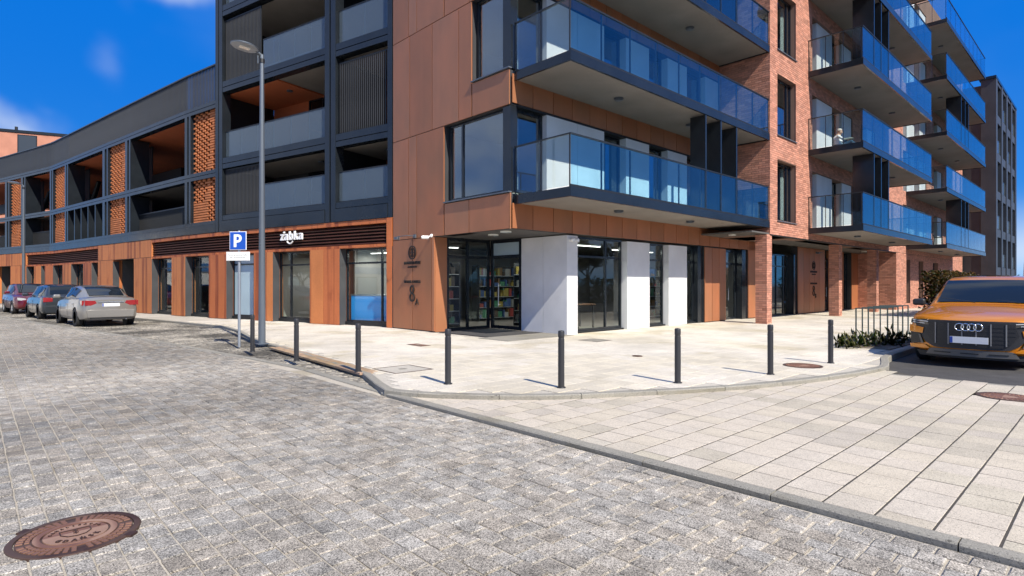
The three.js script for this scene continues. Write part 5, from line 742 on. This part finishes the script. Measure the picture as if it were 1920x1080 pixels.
{ // dark hatchback
  const S = { paint: paint([0.035, 0.042, 0.052]), width: [[-2.05, 0.74], [-1.98, 0.84], [-1.6, 0.87], [0, 0.88], [1.4, 0.86], [1.95, 0.74], [2.1, 0.55]], low: [[-2.05, 0.36], [-1.95, 0.24], [-1.3, 0.2], [1.5, 0.2], [1.95, 0.24], [2.1, 0.34]], shoulder: [[-2.05, 0.92], [-1.95, 0.96], [-1, 0.96], [0.9, 0.92], [1.6, 0.80], [2.1, 0.60]], crown: [[-2.05, 0.95], [-1.95, 1.0], [-1, 1.02], [0.9, 1.0], [1.5, 0.90], [2.1, 0.64]], roof: [[-1.98, 0.98], [-1.80, 1.20], [-1.50, 1.41], [-0.6, 1.47], [0.1, 1.46], [0.7, 1.25], [1.3, 0.95]], beltW: [[-1.98, 0.72], [-1.0, 0.81], [0, 0.83], [1.3, 0.74]], roofW: [[-1.98, 0.66], [-1.5, 0.60], [0, 0.61], [1.3, 0.66]], axles: [-1.26, 1.28], wheel: 0.315, track: 0.76, sideGlass: [[-0.18, 0.70], [-1.0, -0.26], [-1.5, -1.08]], screens: [[0.28, 1.18], [-1.93, -1.58]], mirror: [0.78, 1.0, 0.92], seams: [-0.22, 0.84], handles: [-0.05] };
  const { o } = car('parked_car', 'dark grey hatchback in the middle of the parked row', [-20.35, 0.005, -25.75], heading, S, 'cars parked along the street');
  for (const s of [-1, 1]) mesh('tail_lamp', toRear(face([[s * 0.50, 0.76], [s * 0.50, 0.90], [s * 0.80, 0.92], [s * 0.80, 0.74]], 0.05), -2.01), redLens, o); plate(o, -2.055, 0.62, true); mesh('bumper', toRear(face([[-0.72, 0.30], [-0.76, 0.56], [0.76, 0.56], [0.72, 0.30]], 0.06), -2.03), S.paint, o); mesh('badge', toRear(ellipse(0.05, 0.05, 0.015, 0.01).translate(0, 0.82, 0), -2.06), chrome, o); mesh('wiper', bar([-2.0, 1.04, 0.0], [-1.93, 1.12, 0.42], 0.009, 6), trimM, o);
}
{ // dark red estate facing the camera
  const S = { paint: paint([0.13, 0.010, 0.018]), width: [[-2.15, 0.70], [-2.05, 0.84], [-1.6, 0.88], [0, 0.89], [1.5, 0.87], [2.05, 0.74], [2.2, 0.55]], low: [[-2.15, 0.36], [-2.05, 0.26], [-1.3, 0.22], [1.5, 0.22], [2.05, 0.26], [2.2, 0.36]], shoulder: [[-2.15, 0.94], [-2.0, 0.98], [-1, 0.98], [0.9, 0.96], [1.7, 0.86], [2.2, 0.66]], crown: [[-2.15, 0.97], [-2.0, 1.02], [-1, 1.04], [0.9, 1.04], [1.6, 0.96], [2.2, 0.70]], roof: [[-2.02, 1.0], [-1.85, 1.25], [-1.5, 1.46], [-0.6, 1.52], [0.15, 1.50], [0.75, 1.28], [1.35, 0.99]], beltW: [[-2.02, 0.72], [-1.0, 0.82], [0, 0.84], [1.35, 0.75]], roofW: [[-2.02, 0.66], [-1.5, 0.62], [0, 0.62], [1.35, 0.67]], axles: [-1.3, 1.32], wheel: 0.33, track: 0.77, sideGlass: [[-0.18, 0.74], [-1.05, -0.26], [-1.62, -1.13]], screens: [[0.32, 1.24], [-1.97, -1.6]], mirror: [0.82, 1.04, 0.93], seams: [-0.22, 0.86, -1.08], handles: [-0.05, -0.92] };
  const { o } = car('parked_car', 'dark red estate car facing the camera, farthest of the parked row', [-25.35, 0.005, -30.25], heading + Math.PI, S, 'cars parked along the street');
  for (const s of [-1, 1]) mesh('headlamp', toFront(face([[s * 0.42, 0.66], [s * 0.44, 0.76], [s * 0.76, 0.82], [s * 0.74, 0.70]], 0.05), 2.08), clearLens, o); mesh('grille', toFront(face([[-0.36, 0.56], [-0.38, 0.70], [0.38, 0.70], [0.36, 0.56]], 0.03), 2.17), trimM, o); plate(o, 2.21, 0.46, false);
}
{ // orange sports utility car
  const S = { paint: phys([0.66, 0.225, 0.006], 0.3, { metalness: 0.35, clearcoat: 1, clearcoatRoughness: 0.03 }), mirrorPaint: trimM, width: [[-2.45, 0.74], [-2.35, 0.90], [-1.9, 0.995], [0, 1.01], [1.7, 1.01], [1.95, 0.995], [2.13, 0.95], [2.24, 0.865], [2.325, 0.76], [2.395, 0.625], [2.455, 0.44], [2.50, 0.10]], low: [[-2.45, 0.45], [-2.3, 0.32], [-1.5, 0.24], [1.6, 0.24], [2.2, 0.24], [2.42, 0.27], [2.50, 0.33]], shoulder: [[-2.45, 0.98], [-2.3, 1.05], [0, 1.06], [0.9, 1.05], [1.5, 0.985], [2.1, 0.895], [2.38, 0.835], [2.50, 0.79]], crown: [[-2.45, 1.0], [-2.2, 1.1], [0.9, 1.135], [1.3, 1.10], [1.8, 1.025], [2.2, 0.955], [2.40, 0.885], [2.50, 0.83]], roof: [[-2.25, 1.06], [-1.9, 1.28], [-1.3, 1.56], [-0.4, 1.665], [0.20, 1.645], [0.45, 1.57], [0.75, 1.42], [1.22, 1.115]], beltW: [[-2.25, 0.76], [-1.0, 0.90], [0, 0.91], [1.22, 0.86]], roofW: [[-2.25, 0.66], [-1.2, 0.66], [0, 0.68], [1.22, 0.78]], axles: [-1.50, 1.49], wheel: 0.385, track: 0.85, sideGlass: [[-0.12, 0.75], [-1.25, -0.2]], screens: [[0.47, 1.19], [-2.2, -1.35]], mirror: [0.86, 1.10, 1.02], seams: [-0.16, 0.92], handles: [0.0, -1.0] };
  const [X, Z] = toW([5.62, 8.62]); const { o } = car('orange_car', 'orange sports utility car parked facing the camera at the right edge', [X, -0.028, Z], TURN + Math.PI, S);
  const xf = 2.505, dark = mat([0.022, 0.022, 0.025], 0.4), gl = mat([0.012, 0.012, 0.014], 0.4), barM = mat([0.22, 0.22, 0.225], 0.35, { metalness: 0.5 }), alu = mat([0.13, 0.125, 0.12], 0.4, { metalness: 0.6 });
  const bend = (g, k = 0.24) => { const p = g.attributes.position; for (let i = 0; i < p.count; i++) { const z = p.getZ(i); p.setX(i, p.getX(i) - k * z * z * (1 + Math.abs(z) * 0.55)); } g.computeVertexNormals(); return g; };
  const fine = (pts, d) => { const n = 26, zs = pts.map((q) => q[0]), lo = Math.min(...zs), hi = Math.max(...zs), gs = []; for (let i = 0; i < n; i++) { const a = lo + (hi - lo) * i / n, b = lo + (hi - lo) * (i + 1) / n; const span = (z) => { const ys = []; for (let k = 0; k < pts.length; k++) { const [z0, y0] = pts[k], [z1, y1] = pts[(k + 1) % pts.length]; if ((z - z0) * (z - z1) <= 1e-9 && z0 !== z1) ys.push(y0 + (y1 - y0) * (z - z0) / (z1 - z0)); } return [Math.min(...ys), Math.max(...ys)]; }; const e = (hi - lo) * 1e-4, [a0, a1] = span(a + e), [b0, b1] = span(b - e); gs.push([a, a0, a1, b, b0, b1]); } const pos = []; for (const [a, a0, a1, b, b0, b1] of gs) { const F = (x) => [[x, a0, a], [x, b0, b], [x, b1, b], [x, a1, a]]; const f = F(d), r = F(0); const q = (p0, p1, p2, p3) => pos.push(...p0, ...p1, ...p2, ...p0, ...p2, ...p3); q(f[0], f[3], f[2], f[1]); q(f[0], f[1], r[1], r[0]); q(f[3], r[3], r[2], f[2]); } for (const [g, k] of [[gs[0], 0], [gs.at(-1), 3]]) { const z = g[k], y0 = g[k + 1], y1 = g[k + 2]; pos.push(0, y0, z, d, y0, z, d, y1, z, 0, y0, z, d, y1, z, 0, y1, z); } const g = new THREE.BufferGeometry(); g.setAttribute('position', new THREE.BufferAttribute(new Float32Array(pos), 3)); g.computeVertexNormals(); return muv(g); };
  const front = (name, pts, d, x, m, parent = o) => mesh(name, bend(fine(pts, d).translate(x, 0, 0)), m, parent);
  front('front_mask', [[-0.84, 0.66], [-0.86, 0.80], [-0.74, 0.845], [0.74, 0.845], [0.86, 0.80], [0.84, 0.66], [0.66, 0.42], [0.52, 0.345], [-0.52, 0.345], [-0.66, 0.42]], 0.05, xf - 0.02, dark);
  const gr = part('grille', o); front('grille_opening', [[-0.66, 0.60], [-0.62, 0.79], [-0.5, 0.815], [0.5, 0.815], [0.62, 0.79], [0.66, 0.60], [0.54, 0.42], [0.44, 0.385], [-0.44, 0.385], [-0.54, 0.42]], 0.02, xf + 0.03, gl, gr);
  for (const z of [-0.50, -0.30, -0.10, 0.10, 0.30, 0.50]) front('grille_bar', [[z - 0.009, 0.42], [z - 0.009, 0.80], [z + 0.009, 0.80], [z + 0.009, 0.42]], 0.014, xf + 0.05, barM, gr);
  for (const y of [0.46, 0.53, 0.60, 0.67, 0.74]) { const w = y > 0.58 ? 0.62 : 0.54; front('grille_bar', [[-w, y - 0.004], [-w, y + 0.004], [w, y + 0.004], [w, y - 0.004]], 0.008, xf + 0.05, gl, gr); }
  const em = part('emblem', o, [xf + 0.085, 0.735, 0]); for (let k = 0; k < 4; k++) mesh('ring', new THREE.TorusGeometry(0.062, 0.011, 10, 28).rotateY(Math.PI / 2).translate((k % 2) * 0.004 - Math.abs(k - 1.5) * 0.008, 0, (k - 1.5) * 0.088), chrome, em);
  { const p = part('number_plate', o); mesh('plate_sheet', toFront(bx(-0.27, 0.27, 0.45, 0.565, 0, 0.015), xf + 0.07), plateM, p); mesh('blue_band', toFront(bx(-0.268, -0.228, 0.454, 0.561, 0.015, 0.018), xf + 0.07), euBlue, p); }
  for (const s of [-1, 1]) {
    const h = part('headlamp', o); const P = (pts) => pts.map(([a, b]) => [s * a, b]); front('lamp_glass', P([[0.58, 0.745], [0.66, 0.83], [0.92, 0.845], [0.93, 0.765]]), 0.035, xf + 0.012, phys([0.02, 0.022, 0.026], 0.06, { clearcoat: 1 }), h); front('light_strip', P([[0.62, 0.80], [0.62, 0.815], [0.90, 0.832], [0.90, 0.816]]), 0.008, xf + 0.047, clearLens, h); front('light_strip', P([[0.68, 0.765], [0.68, 0.777], [0.90, 0.792], [0.90, 0.78]]), 0.008, xf + 0.047, clearLens, h);
    front('bumper_block', P([[0.72, 0.585], [0.70, 0.69], [0.955, 0.735], [0.96, 0.60]]), 0.03, xf + 0.016, S.paint); front('side_intake', P([[0.70, 0.40], [0.76, 0.585], [0.94, 0.60], [0.93, 0.38]]), 0.03, xf + 0.006, gl); front('intake_blade', P([[0.70, 0.40], [0.76, 0.56], [0.79, 0.56], [0.74, 0.39]]), 0.03, xf + 0.02, alu); front('lower_lip', P([[0.60, 0.315], [0.68, 0.375], [0.95, 0.37], [0.94, 0.30]]), 0.05, xf - 0.01, S.paint);
  }
  front('skid_plate', [[-0.66, 0.21], [-0.60, 0.325], [0.60, 0.325], [0.66, 0.21]], 0.05, xf - 0.025, alu); for (const z of [-0.4, 0, 0.4]) front('slot', [[z - 0.13, 0.255], [z - 0.13, 0.275], [z + 0.13, 0.275], [z + 0.13, 0.255]], 0.01, xf + 0.026, gl); front('under_trim', [[-0.82, 0.17], [-0.84, 0.26], [0.84, 0.26], [0.82, 0.17]], 0.03, xf - 0.06, trimM);
  for (const z of [-0.55, 0.1]) mesh('wiper', bar([1.20, 1.15, z], [1.08, 1.225, z + 0.55], 0.010, 6), trimM, o);
  mesh('interior_mirror', new RoundedBoxGeometry(0.04, 0.08, 0.22, 2, 0.02).translate(0.5, 1.50, 0), trimM, o);
}
{ // white van behind the orange car
  const [X, Z] = toW([27.2, 8.25]), v = thing('white_van', 'white delivery van cut by the right edge behind the orange car', 'van', [X, -0.03, Z], TURN + Math.PI); const prof = new THREE.Shape([[-2.6, 0.35], [-2.6, 2.5], [-2.5, 2.6], [0.9, 2.6], [1.1, 2.52], [1.75, 1.45], [2.5, 1.15], [2.65, 0.9], [2.65, 0.35]].map(([a, b]) => new THREE.Vector2(a, b))); mesh('body', muv(new THREE.ExtrudeGeometry(prof, { depth: 1.8, bevelEnabled: true, bevelSize: 0.08, bevelThickness: 0.08, bevelSegments: 3 }).translate(0, 0, -0.9)), phys([0.78, 0.79, 0.80], 0.3, { clearcoat: 1 }), v);
  const ws = patchQuad([[1.20, 2.48, -0.82], [1.20, 2.48, 0.82], [1.86, 1.46, 0.86], [1.86, 1.46, -0.86]]); mesh('windscreen', ws, carGlass, v); for (const s of [-1, 1]) { mesh('side_window', patchQuad([[1.0, 2.3, s * 0.985], [0.3, 2.3, s * 0.985], [0.3, 1.5, s * 0.985], [1.6, 1.5, s * 0.985]]), carGlass, v); for (const x of [-1.6, 1.7]) { const w = part('wheel', v, [x, 0.35, s * 0.86]); mesh('tyre', cyl(0.35, 0.35, 0.24, 0, -0.12, 0, 28).rotateX(Math.PI / 2), tyreM, w); mesh('rim', cyl(0.2, 0.2, 0.26, 0, -0.13, 0, 20).rotateX(Math.PI / 2), rimM, w); } mesh('headlamp', bx(2.45, 2.7, 0.85, 1.08, s * 0.72 - 0.15, s * 0.72 + 0.15), clearLens, v); }
}
function patchQuad(q) { const g = new THREE.BufferGeometry(); g.setAttribute('position', new THREE.BufferAttribute(new Float32Array([...q[0], ...q[1], ...q[2], ...q[0], ...q[2], ...q[3]]), 3)); g.computeVertexNormals(); return g; }
// ---------------------------------------------------------------- inside the shops
function tubeLamp(label, at, turn, L, glow) {
  const o = thing('ceiling_tube_lamp', label, 'ceiling lamp', at, turn, 'shop ceiling lamps'); mesh('housing', bx(-L / 2, L / 2, 0.012, 0.05, -0.05, 0.05), M.signWhite, o); mesh('tube', bx(-L / 2 + 0.02, L / 2 - 0.02, -0.006, 0.011, -0.03, 0.03), new THREE.MeshStandardMaterial({ color: 0xffffff, emissive: lin(1, 0.97, 0.9), emissiveIntensity: 3.5 }), o);
  const l = new THREE.RectAreaLight(lin(1, 0.97, 0.9), glow, L, 0.06); l.position.set(0, -0.02, 0); l.rotation.x = -Math.PI / 2; o.add(l);
}
{
  const at = (s, y, p) => { const [x, z] = toW([s, p]); return [x, y, z]; };
  tubeLamp('lit ceiling tube behind the wide corner shop window', at(4.2, 2.72, -1.5), TURN, 2.6, 75); tubeLamp('second lit ceiling tube deeper behind the corner shop window', at(4.2, 2.72, -3.3), TURN, 2.6, 75); tubeLamp('lit ceiling tube behind the narrow shop windows', at(8.4, 2.72, -2.2), TURN, 2.6, 65); tubeLamp('lit ceiling tube behind the entrance glass', at(1.5, 2.72, -5.2), TURN, 1.8, 50);
  const lat = (x, y, z) => { const c = Math.cos(LTURN), s = Math.sin(LTURN); return [N0[0] + x * c + z * s, y, N0[1] - x * s + z * c]; };
  tubeLamp('lit ceiling tube behind the blue shop window', lat(-1.6, 2.6, -1.6), LTURN, 2.0, 70); tubeLamp('lit ceiling tube behind the window under the shop lettering', lat(-5.0, 2.6, -2.0), LTURN, 2.0, 60);
  const shelf = (label, pos, turn, w, rows, tones) => { const o = thing('shop_shelf', label, 'shelf', pos, turn); mesh('back_panel', bx(-w / 2, w / 2, 0, rows * 0.4 + 0.1, -0.24, -0.22), M.roomDark, o); for (const x of [-w / 2, w / 2 - 0.03]) mesh('upright', bx(x, x + 0.03, 0, rows * 0.4 + 0.1, -0.22, 0.2), M.frameIn, o); for (let r = 0; r < rows; r++) { const y = 0.12 + r * 0.4; mesh('board', bx(-w / 2 + 0.031, w / 2 - 0.031, y - 0.02, y, -0.219, 0.2), M.steel, o); let x = -w / 2 + 0.05; while (x < w / 2 - 0.2) { const b = rr(0.06, 0.26), h = rr(0.08, 0.33), t = tones[Math.floor(rnd() * tones.length)]; mesh('product', bx(x, x + b - 0.012, y, y + h, -0.15, rr(0.05, 0.17)), t, o); x += b; } } return o; };
  const tn = [[0.03, 0.26, 0.12], [0.45, 0.33, 0.04], [0.42, 0.03, 0.02], [0.5, 0.48, 0.44], [0.03, 0.10, 0.32], [0.10, 0.05, 0.03], [0.30, 0.14, 0.02]].map((c) => mat(c.map((v) => v * 0.55 + 0.015), 0.5));
  shelf('packed goods shelf seen through the entrance door', at(3.7, 0.09, -2.75), TURN - Math.PI / 2, 1.7, 5, tn); shelf('tall goods shelf behind the recessed entrance glass', at(1.1, 0.09, -4.6), TURN, 1.5, 5, tn); shelf('goods shelf deep behind the corner shop window', at(6.2, 0.09, -6.2), TURN, 4.4, 5, tn); shelf('goods shelf behind the narrow windows', at(9.6, 0.09, -2.6), TURN, 2.6, 5, tn);
  shelf('goods shelf behind the window under the shop lettering', lat(-5.0, 0.1, -3.4), LTURN, 2.6, 5, tn); shelf('goods shelf behind the blue counter', lat(-1.5, 0.1, -3.4), LTURN, 2.4, 5, tn);
  { const o = thing('shop_counter', 'bright blue counter front standing behind the last street window', 'counter', lat(-1.32, 0.1, -0.72), LTURN); mesh('front_panel', bx(-1.02, 1.02, 0.1, 0.98, 0.26, 0.29), mat([0.03, 0.34, 0.85], 0.35), o); mesh('carcass', bx(-1.02, 1.02, 0, 0.98, -0.25, 0.259), M.reveal, o); mesh('worktop', new RoundedBoxGeometry(2.1, 0.05, 0.62, 2, 0.015).translate(0, 1.01, 0), M.steel, o); mesh('kick_board', bx(-1.0, 1.0, 0.0, 0.1, 0.26, 0.27), M.roomDark, o); }
  { const o = thing('shopping_trolley', 'dark shopping trolley standing inside the corner shop window', 'trolley', at(3.1, 0.09, -0.95), TURN + 0.4); const g = []; for (let i = 0; i <= 6; i++) g.push(bar([-0.25, 0.45 + i * 0.06, -0.35 - i * 0.01], [-0.25, 0.45 + i * 0.06, 0.35 + i * 0.02], 0.006, 5), bar([0.25, 0.45 + i * 0.06, -0.35 - i * 0.01], [0.25, 0.45 + i * 0.06, 0.35 + i * 0.02], 0.006, 5), bar([-0.25, 0.45 + i * 0.06, 0.35 + i * 0.02], [0.25, 0.45 + i * 0.06, 0.35 + i * 0.02], 0.006, 5)); for (let i = 0; i <= 8; i++) { const z = -0.35 + i * 0.09; for (const x of [-0.25, 0.25]) g.push(bar([x, 0.45, z], [x, 0.82, z], 0.005, 5)); } g.push(bx(-0.25, 0.25, 0.44, 0.452, -0.35, 0.35)); mesh('basket', g, M.frameIn, o); for (const x of [-0.22, 0.22]) { mesh('frame', [bar([x, 0.12, -0.35], [x, 0.95, -0.42], 0.014), bar([x, 0.14, -0.35], [x, 0.16, 0.35], 0.014)], M.steel, o); for (const z of [-0.33, 0.33]) mesh('wheel', cyl(0.06, 0.06, 0.03, 0, -0.015, 0, 16).rotateZ(Math.PI / 2).translate(x, 0.06, z), M.black, o); } mesh('handle', bar([-0.24, 0.95, -0.42], [0.24, 0.95, -0.42], 0.018), mat([0.4, 0.03, 0.02], 0.5), o); }
  { const o = thing('shop_table', 'dark table inside the corner shop window', 'table', at(4.2, 0.09, -1.5), TURN); mesh('table_top', new RoundedBoxGeometry(1.3, 0.04, 0.7, 2, 0.012).translate(0, 0.74, 0), mat([0.22, 0.10, 0.045], 0.5), o); for (const [x, z] of [[-0.58, -0.28], [0.58, -0.28], [-0.58, 0.28], [0.58, 0.28]]) mesh('leg', bx(x - 0.025, x + 0.025, 0, 0.72, z - 0.025, z + 0.025), M.black, o); }
}
// ---------------------------------------------------------------- across the street, seen only in the window glass
function tree(name, label, x, z, h, r) {
  const t = thing(name, label, 'tree', [x, 0, z], rnd() * 6, 'trees across the street'); const k = h * 0.26; mesh('trunk', [cyl(0.16, 0.11, k, 0, 0, 0, 10), ...Array.from({ length: 6 }, (_, i) => { const a = i * 1.05; return bar([0, k * (0.8 + 0.03 * i), 0], [Math.cos(a) * r * 0.6, k + r * rr(0.3, 0.8), Math.sin(a) * r * 0.6], 0.045, 6); })], mat([0.09, 0.065, 0.045], 0.9, { map: tAsphalt }), t);
  const cl = Array.from({ length: 16 }, () => { const a = rnd() * 6.28, q = Math.sqrt(rnd()) * r * 0.75; return [Math.cos(a) * q, k + rr(0.1, 1) * (h - k) * (1 - q / r * 0.5), Math.sin(a) * q, rr(0.45, 0.8)]; }); mesh('crown', leaves(5200, (v) => { const c = cl[Math.floor(rnd() * 16)]; const u = rr(-1, 1), a = rnd() * 6.28, q = Math.cbrt(rnd()) * c[3] * r * 0.42, w = Math.sqrt(1 - u * u); v.set(c[0] + Math.cos(a) * w * q, c[1] + u * q, c[2] + Math.sin(a) * w * q); }, 0.22, [[0.06, 0.12, 0.025], [0.10, 0.14, 0.035], [0.20, 0.17, 0.05], [0.04, 0.08, 0.02]]), leafMat, t);
}
for (const [x, z, h, r, l] of [[31, -26, 8, 2.6, 'broad tree far right of the driveway'], [34, -19, 9, 2.9, 'tallest tree right of the driveway'], [33, -12.5, 7.5, 2.5, 'second tree right of the driveway'], [30, -6, 8.2, 2.7, 'tree right of the camera beyond the driveway'], [-33, -9, 7.5, 2.4, 'tree across the street left of the camera'], [-35, -19, 7, 2.3, 'tree across the street beside the pale house']]) tree('street_tree', l, x, z, h, r);
{ const o = thing('pale_house', 'long pale house across the street with a blue shop band', 'building', [-46, 0, -14], 1.25); mesh('wall', bx(-22, 22, 0, 6.2, -9, 0), M.white, o); mesh('shop_band', bx(-22, 22, 2.6, 3.3, 0.0, 0.12), mat([0.05, 0.16, 0.40], 0.5), o); mesh('roof', bx(-22.4, 22.4, 6.2, 6.6, -9.4, 0.4), M.darkWall, o); for (let i = 0; i < 10; i++) for (const [a, b] of [[0.4, 2.3], [3.7, 5.2]]) { const w = part('window', o); mesh('frame', bx(-20.5 + i * 4.2, -18.1 + i * 4.2, a, b, 0.01, 0.06), M.frame, w); mesh('pane', bx(-20.4 + i * 4.2, -18.2 + i * 4.2, a + 0.1, b - 0.1, 0.05, 0.075), M.frosted, w); } }

{ const [X, Z] = [27.5, -16], o = thing('hedge', 'long clipped hedge right of the driveway under the trees', 'hedge', [X, 0, Z], Math.PI / 2 - 0.12); mesh('foliage', leaves(9000, (v) => v.set(rr(-15, 15), rr(0.05, 1.9), rr(-0.5, 0.5)), 0.24, [[0.07, 0.13, 0.03], [0.14, 0.17, 0.05], [0.24, 0.20, 0.08]]), leafMat, o); for (let k = 0; k < 10; k++) mesh('stem', cyl(0.04, 0.02, 1.2, -14 + k * 3.1, 0, 0, 6), M.soil, o); }
renderer.render(scene, camera);
